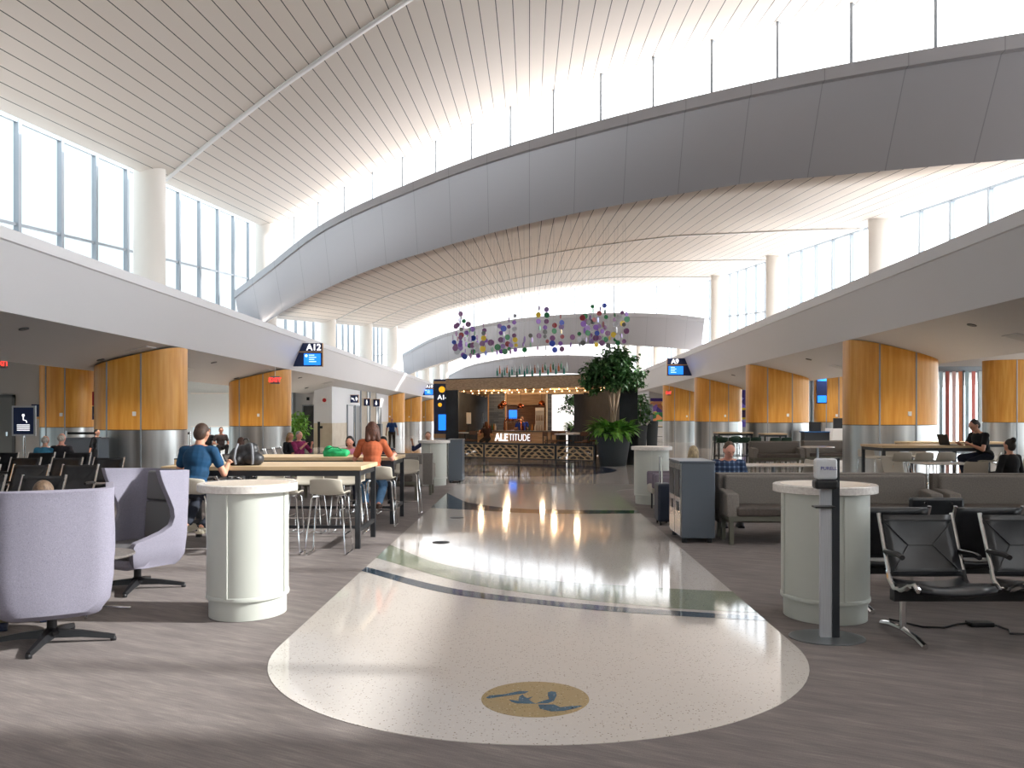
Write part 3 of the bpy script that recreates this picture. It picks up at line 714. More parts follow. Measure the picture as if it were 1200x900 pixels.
# ------------------------------------------------------------------ wing chairs
def wing_chair(loc, rz, label):
    t = thing('wing_chair', label, 'chair', loc, rz, 'high backed lavender chairs')
    zs = [.24,.27,.33,.42,.46,.49,.52,.56,.61,.68,.76,.85,.95,1.04,1.10,1.125]
    fF = [(.24,.20),(.27,.30),(.33,.345),(.42,.36),(.46,.35),(.49,.33),(.52,.2),(.56,.05),(.61,-.05),(.68,-.08),(.76,-.07),(.85,-.03),(.95,.02),(1.04,.06),(1.125,.085)]
    rows = []
    for z in zs:
        f = interp(fF,z); w = .36*(1-.10*max(0,(.5-z)/.3)) ; 
        if z <= .27: w -= .04
        bk = .28+.05*(z-.24) - (.05 if z < .26 else 0); rc = .13
        pts = []
        for k in range(9): 
            pts.append((-w-.015*(1-k/8), -f+(bk-rc+f)*k/8))
        for k in range(1,7):
            a = PI-(PI/2)*k/6; pts.append((-w+rc+rc*math.cos(a), bk-rc+rc*math.sin(a)))
        for k in range(1,8): pts.append((-w+rc+(2*w-2*rc)*k/8, bk+.018*math.sin(PI*k/8)))
        for k in range(6,0,-1):
            a = PI-(PI/2)*k/6; pts.append((w-rc-rc*math.cos(a), bk-rc+rc*math.sin(a)))
        for k in range(8,-1,-1): pts.append((w+.015*(1-k/8), -f+(bk-rc+f)*k/8))
        dip = [z]*len(pts)
        if z > 1.1: dip = [z-.02*math.sin(PI*i/(len(pts)-1)) for i in range(len(pts))]
        rows.append([(p[0],p[1],zz) for p,zz in zip(pts,dip)])
    o = MB().grid(rows).build('shell', lav, t, True, solid=.055, bevel=.018, seg=3)
    MB().box(-.31,.31,-.36,.24,.235,.33).build('seat_base', lav, t, True, bevel=.05, seg=4)
    MB().box(-.30,.30,-.34,.2,.32,.43).build('seat_cushion', greyleather, t, True, bevel=.04, seg=4)
    for (a,b_) in ((.44,.80),(.805,1.09)):
        M = Matrix.Translation((0,.215,0)) @ Matrix.Rotation(R(-4),4,'X')
        MB().box(-.19,.19,-.03,.045,a,b_,M).build('back_cushion', greyleather, t, True, bevel=.02, seg=3)
    MB().lathe([(.033,.06),(.033,.24),(.05,.245)],20).build('stem', blackp, t, True)
    bse = MB().lathe([(.055,.055),(.06,.085),(.035,.11)],20).build('base_hub', blackp, t, True)
    for k in range(4):
        a = k*PI/2+R(10)-rz
        dx,dy = math.cos(a),math.sin(a)
        leg = MB()
        ra = [(.03,.07,.03,.03),(.2,.06,.027,.022),(.42,.03,.02,.014)]
        rows = []
        for (q,z,wh,hh) in ra: rows.append([(q*dx-wh*dy*s1, q*dy+wh*dx*s1, z+hh*s2) for s1,s2 in ((-1,-1),(1,-1),(.6,1),(-.6,1),(-1,-1))])
        leg.grid(rows); leg.f.append((10,11,12,13))
        leg.build('leg', mat('base_black',(.02,.02,.022),.25) if k < 0 else blackp, t)
        MB().lathe([(.02,0),(.022,.018),(.015,.03)],12,Matrix.Translation((.41*dx,.41*dy,0))).build('glide', blackp, t)
    return t
wing_chair((-3.4,6.08,0),R(-150),'lavender wing chair nearest the camera, seen from behind with a person in it')
wing_chair((-3.68,8.02,0),R(-27),'empty lavender wing chair showing its grey seat, behind the nearest one')
t = thing('side_table','small round table between the two lavender wing chairs','table',(-3.62,7.05,0))
MB().lathe([(.32,.455),(.335,.465),(.335,.475),(.33,.48)],40).build('top', quartz, t, True); MB().cyl((0,0,.03),(0,0,.455),.018).build('stem', chrome, t)
mb = MB()
for k in range(4):
    a = k*PI/2+R(20); mb.tube([(0,0,.05),(.15*math.cos(a),.15*math.sin(a),.03),(.3*math.cos(a),.3*math.sin(a),.012)],.012)
mb.build('foot', chrome, t, True)

# ------------------------------------------------------------------ stools and tables
def make_stool(name='bar_stool', sm=shell, seat=.70, dark=False):
    t = thing(name,'x','stool')
    prof = [(-.20,.675),(-.19,.69),(-.12,.70),(0,.695),(.1,.70),(.16,.725),(.195,.79),(.215,.86),(.225,.905)]
    rows = []
    for (y,z) in prof:
        z = z-.70+seat; wd = .215-.02*max(0,(y-.1)/.1)
        rows.append([(wd*u, y-.05*(abs(u)**3)*(1 if y > .12 else .2), z+(.035*abs(u)**3 if y < .15 else -.02*u*u)) for u in [-1,-.8,-.5,-.2,.2,.5,.8,1]])
    MB().grid(rows).build('shell_seat', sm, t, True, solid=.018, sub=1)
    fm = MB(); s_ = seat-.02
    for sx in (-1,1): fm.tube([(0.1*sx,-.02,s_),(.17*sx,-.14,s_),(.19*sx,-.155,s_-.03),(.235*sx,-.2,.02),(.235*sx,-.19,.01),(.235*sx,.2,.01),(.235*sx,.21,.02),(.18*sx,.13,s_-.03),(.16*sx,.11,s_),(.1*sx,.05,s_)],.0095,6)
    fm.build('sled_frame', chrome if not dark else blackp, t, True)
    MB().tube([(-.222,-.185,.22),(.222,-.185,.22)],.009,6).build('footrest', chrome if not dark else blackp, t)
    MB().tube([(-.215,-.17,.24),(-.215,.18,.24)],.008,6).tube([(.215,-.17,.24),(.215,.18,.24)],.008,6).build('side_brace', chrome if not dark else blackp, t)
    return t
st0 = make_stool(); used = [False]
def stool(x,y,rz,label,group='beige stools at the high tables'):
    if not used[0]:
        used[0] = True; o = st0; o.location = (x,y,0); o.rotation_euler = (0,0,rz); o['label'] = label; o['group'] = group; return o
    return dup(st0,label,(x,y,0),rz,group)
# local front is -Y
stool(-2.37,10.12,PI,'beige stool on the near side of the front high table, at its right end')
stool(-2.93,10.15,PI+.1,'beige stool at the front high table half hidden by the round counter')
stool(-3.98,10.15,PI,'beige stool the man in the blue shirt sits on')
for i,(x,l) in enumerate(((-3.66,'left'),(-3.1,'middle'),(-2.52,'right'))): stool(x,11.95,0,'beige stool on the far side of the front high table, %s of three'%l)
stool(-2.2,12.62,PI+.05,'beige stool the woman in the orange top sits on')
stool(-2.05,14.25,0,'beige stool at the far right corner of the rear high table')
stool(-3.0,12.75,PI,'beige stool on the near side of the rear high table')
stool(-2.75,14.3,0,'beige stool on the far side of the rear high table')
def high_table(x0,x1,y0,y1,h,label,top=lightwood,thick=.05):
    t = thing('high_table', label, 'table', ((x0+x1)/2,(y0+y1)/2,0), 0, 'high work tables')
    w = (x1-x0)/2; d = (y1-y0)/2
    MB().box(-w,w,-d,d,h-thick,h).build('table_top', top, t, bevel=.004)
    MB().box(-w+.03,w-.03,-d+.03,d-.03,h-thick-.07,h-thick).build('apron', darkmetal, t)
    for sx in (-1,1):
        for sy in (-1,1): MB().cbox((sx*(w-.05),sy*(d-.05),(h-thick)/2),(.06,.06,h-thick)).build('leg', darkmetal, t)
    MB().box(-w+.05,w-.05,-.02,.02,.18,.22).box(-w+.03,-w+.07,-d+.05,d-.05,.2,.25).box(w-.07,w-.03,-d+.05,d-.05,.2,.25).build('foot_rail', darkmetal, t)
    return t
high_table(-4.5,-2.05,10.42,11.55,1.01,'front light wood high table on dark legs, left of the walkway')
high_table(-4.3,-2.02,12.85,13.95,1.01,'rear light wood high table on dark legs where the woman in orange sits')
# backpack
t = thing('backpack','black backpack lying on the front high table','bag',(-3.55,10.72,1.01),R(8))
MB().ell((-.02,0,.12),(.19,.11,.14)).ell((.06,-.02,.19),(.1,.09,.1)).ell((.1,-.06,.08),(.13,.1,.09)).ell((-.12,-.05,.07),(.1,.09,.08)).box(-.17,.17,-.09,.09,0,.06).build('body', noisy('black_nylon',(.008,.008,.01),(.03,.03,.034),.45,(14,14,14),bump=.5), t, voxel=.014)
for sx in (-1,1): MB().tube([(.08*sx,-.12,.27),(.1*sx,-.17,.2),(.11*sx,-.2,.1),(.1*sx,-.17,.02)],.016,8).build('strap', mat('strap_grey',srgb(120,122,128),.5), t, True)
MB().tube([(-.03,-.02,.3),(-.02,-.02,.33),(.02,-.02,.33),(.03,-.02,.3)],.008).build('grab_loop', blackp, t)
# green bag
t = thing('green_bag','bright green cloth bag lying on the rear high table','bag',(-2.98,13.15,1.01),.1)
MB().ell((0,0,.06),(.2,.11,.07)).ell((-.1,0,.09),(.08,.08,.08)).ell((.12,.0,.06),(.1,.09,.06)).box(-.18,.18,-.09,.09,0,.06).build('body', noisy('green_cloth',srgb(16,140,82),srgb(24,170,104),.7,(10,10,10),bump=.4), t, voxel=.013)
MB().tube([(-.1,-.08,.12),(-.04,-.12,.15),(.05,-.12,.14),(.1,-.08,.1)],.008).build('handle', mat('green_dk',srgb(10,110,62),.7), t)
t = thing('paper_cup_box','small brown box on the front high table left of the man','box',(-4.38,10.75,1.01))
MB().box(-.07,.07,-.05,.05,0,.07).build('carton', lightwood, t); MB().box(-.071,.071,-.051,.051,.07,.085).build('lid', blackp, t)
# tablet used by the child
t = thing('tablet','dark tablet lying on the rear high table before the child','tablet',(-2.35,13.25,1.01))
MB().box(-.16,.16,-.1,.1,0,.012).build('body', blackp, t, bevel=.003); MB().box(-.14,.14,-.085,.085,.012,.014).build('display', mat('dark_glass',(.01,.01,.02),.1), t)

# ------------------------------------------------------------------ tandem seating
def tandem(label, loc, rz, n, pitch=.77, legs=True):
    t = thing('tandem_seating', label, 'seating', loc, rz, 'black and chrome tandem seats')
    L = pitch*(n-1)
    MB().box(-.3,L+.3,-.16,-.08,.27,.35).build('beam', blackp, t)
    for k in range(n):
        x = k*pitch; w = .265
        # back sling with mitred seams
        T = Vector((0,.17,.86)); Bm = Vector((0,-.02,.43))
        rows = []
        for i in range(9):
            u = i/8; p = Bm.lerp(T,u); rows.append([(x+w*v, p.y+.035*(1-v*v)*math.sin(PI*u)+.0, p.z) for v in [-1,-.75,-.5,-.25,0,.25,.5,.75,1]])
        bk = MB().grid(rows).build('backrest', leather, t, True, solid=.03)
        def bp(v,u,o=-.024):
            p = Bm.lerp(T,u); return (x+w*v, p.y+.035*(1-v*v)*math.sin(PI*u)+o, p.z)
        sm = MB()
        for a,b_ in (((-.97,.9),(-.35,.5)),((.97,.9),(.35,.5)),((-.35,.5),(.35,.5)),((-.35,.5),(-.9,.1)),((.35,.5),(.9,.1)),((-.97,.92),(.97,.92)),((-.95,.08),(.95,.08))):
            sm.tube([bp(a[0]+(b_[0]-a[0])*q/6, a[1]+(b_[1]-a[1])*q/6) for q in range(7)],.004,5)
        sm.build('seam', blackp, bk)
        rows = []
        for (y,z) in [(-.50,.405),(-.47,.425),(-.36,.425),(-.22,.395),(-.08,.37),(-.0,.40)]:
            rows.append([(x+w*v,y,z-.03*(1-v*v)) for v in [-1,-.6,-.2,.2,.6,1]])
        MB().grid(rows).build('seat', leather, t, True, solid=.035)
        for sx in (-1,1):
            xx = x+sx*(w+.012)
            MB().tube([(xx,.172,.875),(xx,.165,.85),(xx,.07,.63),(xx,-.005,.47)],.017,8).build('back_tube', chrome, t, True)
            MB().tube([(xx,-.0,.47),(xx,-.03,.40),(xx,-.12,.35),(xx,-.25,.37),(xx,-.36,.42),(xx,-.45,.44),(xx,-.50,.41)],.02,8).build('seat_rail', chrome if sx < 0 or k == n-1 else blackp, t, True)
            MB().tube([(xx,.05,.60),(xx,-.05,.605),(xx,-.18,.61),(xx,-.24,.60)],.02,8).build('armrest', blackp, t, True)
    if legs:
        for x in ([0-.22, L+.22] if n < 5 else [-.22, L/2, L+.22]):
            lg = MB().cyl((x,-.12,.05),(x,-.12,.36),.024).build('leg', chrome, t, True)
            MB().tube([(x,.25,.02),(x,.1,.045),(x,-.12,.06),(x,-.35,.045),(x,-.47,.02)],.022,8).build('foot', chrome, lg, True)
    return t
tandem('black and chrome seats at the right front, facing the camera',(2.95,6.35,0),0,4)
tandem('black and chrome seats backing onto the front right row, facing away',(5.33,7.2,0),PI,4)
tandem('black and chrome seats nearest behind the lavender chairs on the left',(-10.05,10.75,0),0,6)
tandem('second row of black and chrome seats on the left',(-11.67,13.25,0),0,7)
tandem('third row of black and chrome seats on the left',(-12.4,15.65,0),0,7)
tandem('farthest row of black and chrome seats on the left by the elderly couple',(-13.45,18.0,0),0,6)
tandem('row of black and chrome seats running away beside the second left pillar',(-6.1,16.2,0),R(90),8,.72)
t = thing('black_side_chair','black padded chair back behind the front right seats','chair',(3.75,7.85,0),PI)
MB().box(-.25,.25,-.04,.02,.45,.87).build('backrest', leather, t, bevel=.025); MB().box(-.25,.25,-.5,-.04,.38,.45).build('seat', leather, t, bevel=.025)
for sx in (-1,1):
    MB().box(sx*.22-.015,sx*.22+.015,-.48,-.02,0,.38).build('leg', chrome, t); MB().lathe([(.012,0),(.012,.012)],10,Matrix.Translation((sx*.12,.02,.82)) @ Matrix.Rotation(R(-90),4,'X')).build('bolt', chrome, t)
# power cable and adapter
t = thing('power_cable','black power cable with an adapter on the carpet beneath the right front seats','cable',(3.1,6.5,0))
MB().tube([(-.25,.25,.01),(-.1,.0,.01),(.05,-.02,.01),(.2,.08,.012),(.3,.08,.02)],.008,6).tube([(.45,.05,.02),(.5,-.1,.01),(.45,-.2,.01),(.6,-.22,.01),(.85,-.2,.01),(1.1,-.3,.01),(1.4,-.2,.01)],.008,6).build('wire', blackp, t, True)
MB().box(.28,.46,.02,.12,.001,.035).build('adapter', blackp, t, bevel=.006)

# ------------------------------------------------------------------ benches
def bench(label, loc, rz, L, arms=(0,1), name='upholstered_bench', fab=greyfab):
    t = thing(name, label, 'bench', loc, rz, 'grey upholstered benches')
    MB().box(0,L,.5,.62,.22,.87).build('back_panel', fab, t, bevel=.012)
    MB().box(.06,L-.06,.40,.5,.46,.85).build('back_cushion', fab, t, bevel=.03,seg=3)
    MB().box(.12,L-.12,-.03,.45,.36,.48).build('seat_cushion', brownfab, t, bevel=.03,seg=3)
    MB().box(0.02,L-.02,0,.56,.30,.36).build('rail', olive, t)
    for a in arms:
        x = a*L if a in (0,1) else a*L
        x0 = min(max(x-.08,0),L-.16); 
        mb = MB(); mb.prism([(0,.34),(.5,.34),(.5,.68),(.06,.64)],x0,x0+.16,Matrix(((0,0,1,0),(1,0,0,0),(0,1,0,0),(0,0,0,1))))
        mb.build('arm', greyfab, t, bevel=.02)
    for x in (.06,L/2,L-.06):
        for y in (.05,.5): MB().box(x-.025,x+.025,y-.03,y+.03,0,.30).build('leg', olive, t)
    return t
bench('grey bench with wooden coloured legs behind the steel bins, right of the walkway',(2.5,10.75,0),0,2.75)
bench('grey bench in line with the first, farther right',(5.32,10.75,0),0,2.6)
bench('grey bench at the far right edge of the same line',(7.98,10.75,0),0,2.6)
bench('grey bench on the left between the rear high table and the far counter',(-4.55,16.65,0),0,2.4)
bench('grey bench behind it, back to back, on the left',(-2.0,18.3,0),PI,2.4)
bench('grey bench facing away on the other side of the right hand line',(5.25,12.0,0),PI,2.75)
bench('brown grey booth bench before the second right maple pillar',(7.0,26.6,0),0,1.6)
bench('brown grey booth bench nearer the gate desk on the right',(8.9,27.4,0),0,1.7)
# purple grey armchairs behind bin, suitcase
for i,(x,y) in enumerate(((2.4,14.0),(2.4,14.9))):
    t = thing('tub_chair',['small purple grey armchair beside the suitcase, nearer','small purple grey armchair beside the suitcase, farther'][i],'chair',(x,y,0),R(90)*-1,'purple grey armchairs')
    MB().box(-.3,.3,-.3,.25,.3,.44).build('seat', shell, t, bevel=.03); MB().box(-.3,.3,.2,.32,.4,.8).build('backrest', mat('mauve%d'%i,srgb(110,100,112),.8), t, bevel=.04,seg=3)
    for sx in (-1,1):
        MB().box(sx*.3-.05,sx*.3+.05,-.3,.3,.4,.66).build('arm', mat('mauve_arm%d%d'%(i,sx),srgb(120,110,122),.8), t, bevel=.03)
        for sy in (-1,1): MB().cyl((sx*.25,sy*.22,0),(sx*.25,sy*.22,.3),.016).build('leg', blackp, t)
t = thing('suitcase','dark navy suitcase with a raised handle beside the steel bin','suitcase',(2.02,12.9,0))
MB().box(-.1,.12,-.2,.2,.05,.62).build('body', mat('navy_case',srgb(28,36,54),.5), t, bevel=.04,seg=3)
MB().tube([(-.03,-.12,.6),(-.03,-.12,1.02),(-.03,.12,1.02),(-.03,.12,.6)],.012).build('handle', chrome, t, True)
for sx in (-.06,.08):
    for sy in (-.15,.15): MB().cyl((sx-.012,sy,.027),(sx+.012,sy,.027),.027).build('wheel', blackp, t)

# low cafe tables & chairs on the right
def low_table(label,x,y,r=.4,h=.74,rect=None,group='low cafe tables'):
    t = thing('cafe_table',label,'table',(x,y,0),0,group)
    if rect: MB().box(-rect[0]/2,rect[0]/2,-rect[1]/2,rect[1]/2,h-.03,h).build('top', quartz, t, bevel=.01)
    else: MB().lathe([(r,h-.03),(r,h)],32).build('top', quartz, t)
    MB().cyl((0,0,.02),(0,0,h-.03),.035).build('stem', mull, t); MB().lathe([(.25,0),(.25,.012),(.05,.03)],24).build('foot', mull, t, True); return t
low_table('white rectangular cafe table behind the man in the plaid shirt',4.55,15.9,rect=(1.5,.75))
low_table('white topped cafe table behind the right benches, beside white chairs',8.0,18.3-1.8,rect=(1.0,.7))
low_table('dark stemmed round table between the booth benches',8.75,25.9,r=.5)
def cafe_chair(label,x,y,rz,c=shell,tilt=0):
    t = thing('cafe_chair',label,'chair',(x,y,0),rz,'pale cafe chairs')
    prof = [(-.22,.44),(-.1,.455),(.05,.445),(.15,.455),(.2,.52),(.235,.66),(.26,.82)]
    rows = [[(.23*u,yy,z+(.02*abs(u)**3)) for u in (-1,-.7,-.3,.3,.7,1)] for yy,z in prof]
    MB().grid(rows).build('shell_seat', c, t, True, solid=.02, sub=1)
    for sx in (-1,1):
        for sy in (-1,1): MB().cyl((sx*.16,sy*.13,.44),(sx*.22,sy*.2,0),.01).build('leg', chrome, t)
    return t
cafe_chair('pale chair tilted beside the white rectangular table',5.1,16.0,R(-70))
for i,(x,y,rz) in enumerate(((6.95,16.3,R(80)),(7.5,17.4,0),(8.05,15.6,PI),(8.9,16.4,R(-90)))):
    cafe_chair(['pale chair at the left end of the cafe table behind the right benches','pale chair on the far side of the cafe table behind the right benches','pale chair with its back to the benches at the cafe table','pale chair at the right end of the cafe table behind the benches'][i],x,y,rz)
cafe_chair('pale chair beside the man with the laptop',10.1,17.0,R(150))
cafe_chair('pale chair beyond the woman with the hair bun',11.1,17.4,R(160))
# long high table with laptop man
high_table(7.45,9.6,18.0,19.2,1.02,'long high table on the right where the man works on a laptop')
for i,x in enumerate((7.7,8.15,8.6)):
    stool(x,17.75,PI,'beige stool on the near side of the laptop table, %s from left'%ORD[i],'beige stools at the laptop table')
for i,x in enumerate((7.8,8.4,9.0)):
    stool(x,19.6,0,'beige stool on the far side of the laptop table, %s from left'%ORD[i],'beige stools at the laptop table')
stool(9.55,17.7,R(60)+PI,'beige stool the man with the laptop sits on','beige stools at the laptop table')
high_table(9.2,11.6,20.6,21.5,1.02,'second long high table beyond the man with the laptop')
t = thing('laptop','open dark laptop on the right long table','laptop',(9.05,18.35,1.02),R(100))
MB().box(-.17,.17,-.12,.12,0,.018).build('keyboard_base', blackp, t, bevel=.003); MB().box(-.17,.17,-.006,.006,0,.23,Matrix.Translation((0,.125,.015)) @ Matrix.Rotation(R(-18),4,'X')).build('display', blackp, t)
# green stools table
gs = make_stool('green_stool', mat('green_shell',srgb(30,60,46),.5), .72, True); gs['group'] = 'dark green stools'
high_table(6.9,8.2,31.2,32.0,1.08,'high table with dark green stools before the third right pillar')
first = True
for i,(x,y,rz) in enumerate(((6.95,30.8,PI),(7.35,30.8,PI),(7.75,30.8,PI),(8.15,30.8,PI),(7.2,32.4,0),(7.9,32.4,0),(8.7,30.3,PI),(9.1,30.3,PI))):
    lab = ('dark green stool %s from the left, near side of its high table'%ORD[i]) if i < 4 else ['dark green stool on the far left side of its high table','dark green stool on the far right side of its high table','dark green stool at the next table, left','dark green stool at the next table, right'][i-4]
    if first: gs.location = (x,y,0); gs.rotation_euler = (0,0,rz); gs['label'] = lab; first = False
    else: dup(gs,lab,(x,y,0),rz)
high_table(8.45,9.3,30.7,31.5,1.05,'smaller high table right of the green stool table')
high_table(9.4,10.7,64.0,65.0,1.02,'far wooden high table below the mural')
# gate desk
t = thing('gate_desk','white gate desk with equipment behind the right pillars','desk',(11.55,32.5,0))
MB().box(0,1.3,0,.8,0,1.2).build('front_panel', white, t, bevel=.01); MB().box(-.95,0,.3,.8,0,1.05).build('side_counter', darkmetal, t); MB().box(-1.0,0,.25,.85,1.05,1.09).build('blue_edge', mat('blue_edge',srgb(30,90,150),.5), t)
MB().box(-.7,-.3,.4,.6,1.09,1.45).build('printer', blackp, t); MB().box(.2,.6,.4,.5,1.2,1.6).build('monitor', blackp, t); MB().box(.8,1.1,.4,.6,1.2,1.45).build('scanner', blackp, t)

# ------------------------------------------------------------------ bar kiosk
CL = Vector((-3.32,34,0)); CR = Vector((3.70,28.9,0)); dirk = (CR-CL).normalized(); ang = math.atan2(dirk.y,dirk.x); WK = (CR-CL).length; DEP = 14.5
t = thing('bar_kiosk','dark panelled bar pavilion with an oak fascia in the middle of the hall','kiosk',CL,0)
def kq(u, d, z): # u along front 0..1, d depth
    p = dirk*WK*u; return (p.x + max(0,d)*(.07*(1-u)-.082*u), p.y+d, z)
def kprism(a,b_,c,d_,z0,z1,mb=None):
    mb = mb or MB(); return mb.prism([a[:2],b_[:2],c[:2],d_[:2]],z0,z1)
kprism(kq(0,0,0),kq(1,0,0),kq(1,.3,0),kq(0,.3,0),2.71,3.13).build('front_fascia', kwood, t, bevel=.005)
mb = kprism(kq(0,.3,0),kq(.04,.3,0),kq(.04,DEP,0),kq(0,DEP,0),2.71,3.13); kprism(kq(.96,.3,0),kq(1,.3,0),kq(1,DEP,0),kq(.96,DEP,0),2.71,3.13,mb); mb.build('side_fascia', kwood, t)
kprism(kq(.04,.3,0),kq(.96,.3,0),kq(.96,DEP,0),kq(.04,DEP,0),2.95,3.0).build('soffit', kwood, t)
mb = MB()
for d in (1.6,3.4,5.2,7.0,9,11): kprism(kq(.04,d,0),kq(.96,d,0),kq(.96,d+.12,0),kq(.04,d+.12,0),2.74,2.95,mb)
mb.build('ceiling_beams', lightwood, t)
kprism(kq(-.002,-.01,0),kq(1.002,-.01,0),kq(1.002,.31,0),kq(-.002,.31,0),3.13,3.16).build('roof_edge', darkmetal, t)
for u0,u1 in ((.0,.075),(.915,.998)): kprism(kq(u0,.02,0),kq(u1,.02,0),kq(u1,.28,0),kq(u0,.28,0),0,2.71).build('corner_post', charcoal, t)
for u in (.02,.98):
    for k in range(8):
        d = .5+k*1.7; p = kq(u,d,0)
        M = Matrix.Translation((p[0],p[1],0)) @ Matrix.Rotation(R(90+(-8 if u < .5 else 10)),4,'Z')
        MB().box(0,1.66,-.03,.03,.05,2.9,M).build('side_louvre', charcoal, t)
        MB().tube([(p[0]+(.1 if u < .5 else -.1),p[1],0),(p[0]+(.1 if u < .5 else -.1),p[1],2.9)],.02,6).build('louvre_pivot', chrome, t)
for d_ in (.45,3.3):
    for k in range(20):
        MB().ell(kq(.1+.84*k/19,d_,2.67),(.019,.019,.019),n=8).build('bulb', warm, t)
    MB().tube([kq(.08+.88*k/19,d_,2.705) for k in range(20)],.008,4).build('bulb_cable', blackp, t)
# bar counter
BL = Vector((-2.26,37,0)); BR = Vector((1.2,34.3,0)); db = (BR-BL).normalized(); bw = (BR-BL).length; ba = math.atan2(db.y,db.x)
t = thing('bar_counter','oak fronted bar counter with the lettering ALETITUDE','counter',BL,ba)
MB().box(0,bw,0,.5,.02,1.03).build('front', charcoal, t); MB().box(.06,bw-.14,-.03,0,.52,1.03).build('sign_panel', kwood, t)
MB().box(-.03,bw+.03,-.08,.75,1.03,1.08).build('bar_top', mat('bar_top_grey',srgb(110,108,106),.3), t)
def fit(o, x0, x1):
    xs2 = [v.co.x for v in o.data.vertices]; a, b2 = min(xs2), max(xs2); k = (x1-x0)/(b2-a)
    for v in o.data.vertices: v.co.x = (v.co.x-a)*k
    o.location.x = x0; return o
a_ = fit(text('ALE',.44,'bold_lettering',signwhite,t,(1.35,-.05,.775),off=.010,ext=.02,sp=1.12),1.06,1.76); a_['label'] = 'solid white letters'
red = mat('sign_redbrown',srgb(120,50,44),.5)
fit(text('TITUDE',.42,'outline_backing',red,t,(2.345,-.04,.775),off=.012,ext=.008),1.86,3.0)
fit(text('TITUDE',.42,'outline_lettering',signwhite,t,(2.33,-.055,.78),off=-.004,ext=.008),1.84,2.96)
# measured: lettering is re-centred below
# tap tower & bottles on the bar
t = thing('beer_tap_tower','arched copper beer tap tower on the bar','tap tower',(BL+db*2.0+Vector((0,.3,1.08))),ba)
MB().tube([(-.45,0,0),(-.45,0,.38),(-.4,0,.45),(.4,0,.45),(.45,0,.38),(.45,0,0)],.045,10).build('arch', copper, t, True)
mb = MB()
for k in range(9): mb.tube([(-.36+k*.09,0,.4),(-.36+k*.09,-.06,.36),(-.36+k*.09,-.08,.30)],.012,6); mb.box(-.37+k*.09,-.35+k*.09,-.07,-.04,.4,.55)
mb.build('taps', chrome, t)
bt = [srgb(60,40,24),srgb(30,60,40),srgb(180,120,50),srgb(210,200,190),srgb(90,30,24)]
for k in range(14):
    p = BL+db*(.35+k*.085 if k < 9 else 2.55+(k-9)*.16)+Vector((0,.35+.1*(k%2),1.08))
    o = MB().lathe([(.035,0),(.035,.17),(.014,.22),(.014,.28),(.001,.282)],12).build('bottle', mat('bottle%d'%k,bt[k%5],.15), None, True)
    o.location = p; tag(o,'small liquor bottle standing on the bar, %s from the left'%ORD[k],'bottle','bottles on the bar')
# tiled core and back bar
def brick_m():
    m = mat('slate_tile',srgb(64,78,96),.35); br = nd(m,'ShaderNodeTexBrick'); br.inputs['Scale'].default_value = 1
    br.inputs['Brick Width'].default_value = .45; br.inputs['Row Height'].default_value = .09; br.inputs['Mortar Size'].default_value = .006
    br.inputs['Color1'].default_value = (*srgb(54,68,88),1); br.inputs['Color2'].default_value = (*srgb(96,108,124),1); br.inputs['Mortar'].default_value = (.02,.02,.03,1)
    tc = nd(m,'ShaderNodeTexCoord'); sp = nd(m,'ShaderNodeSeparateXYZ'); cb = nd(m,'ShaderNodeCombineXYZ'); lk(m,tc.outputs['Object'],sp.inputs[0]); lk(m,sp.outputs[0],cb.inputs[0]); lk(m,sp.outputs[2],cb.inputs[1])
    lk(m,cb.outputs[0],br.inputs['Vector']); lk(m,br.outputs['Color'],bs(m).inputs['Base Color']); return m
slate = brick_m()
t = thing('tiled_pier','broad slate tiled pier behind the bar, left','pier',(-1.95,41.5,0)); MB().box(0,.78,0,.8,0,2.95).build('tile_face', slate, t); MB().box(.78,.86,-.03,.8,0,2.95).box(-.06,0,-.03,.8,0,2.95).build('edge_trim', orangewood, t)
t = thing('tiled_pier','narrow slate tiled pier behind the bar, right','pier',(.88,40.5,0)); MB().box(0,.2,0,.8,0,2.95).build('tile_face', slate, t); MB().box(-.07,0,-.03,.8,0,2.95).build('edge_trim', white, t)
t = thing('back_bar','oak back bar wall with shelves behind the bartender','back bar',(-1.1,42.4,0))
MB().box(0,1.95,.2,.3,0,2.95).build('wall_panel', dkwood, t); MB().box(0.02,1.93,-.1,.2,.9,.95).build('shelf', lightwood, t); MB().box(.02,1.93,-.3,.2,2.25,2.9).build('bulkhead', kwood, t)
MB().box(.1,.5,.15,.19,1.5,2.0).build('menu_screen', screen, t)
t = thing('bottle_cabinet','white shelving cabinet of bottles at the right of the back bar','cabinet',(.30,40.9,0))
MB().box(0,.42,0,.4,0,1.0).build('base', white, t); MB().box(0,.42,0,.4,1.95,2.1).box(0,.02,0,.4,1,1.95).box(.4,.42,0,.4,1,1.95).box(0,.42,.36,.4,1,1.95).box(0,.42,0,.4,1.45,1.48).build('frame', white, t)
mb = MB()
for k in range(5):
    for z in (1.0,1.48): mb.cyl((.06+k*.075,.1,z),(.06+k*.075,.1,z+.27),.024,.012)
mb.build('bottles', mat('amber_bottles',srgb(140,110,90),.3), t); t.children[-1]['kind'] = 'stuff'
for i,(x,y) in enumerate(((-1.28,38.6),(-1.14,38.2),(-.38,38.2),(.56,37.6))):
    t = thing('pendant_lamp','copper globe pendant lamp over the bar, %s from the left'%ORD[i],'pendant lamp',(x,y,2.1+.12*(i%2)),0,'copper pendants over the bar')
    MB().lathe([(.05,.16),(.12,.1),(.15,.02),(.13,-.06),(.09,-.09)],24).build('shade', copper, t, True); MB().cyl((0,0,.16),(0,0,.74-.12*(i%2)),.008).build('cord', blackp, t); MB().ell((0,0,-.03),(.05,.05,.05)).build('bulb', warm, t)
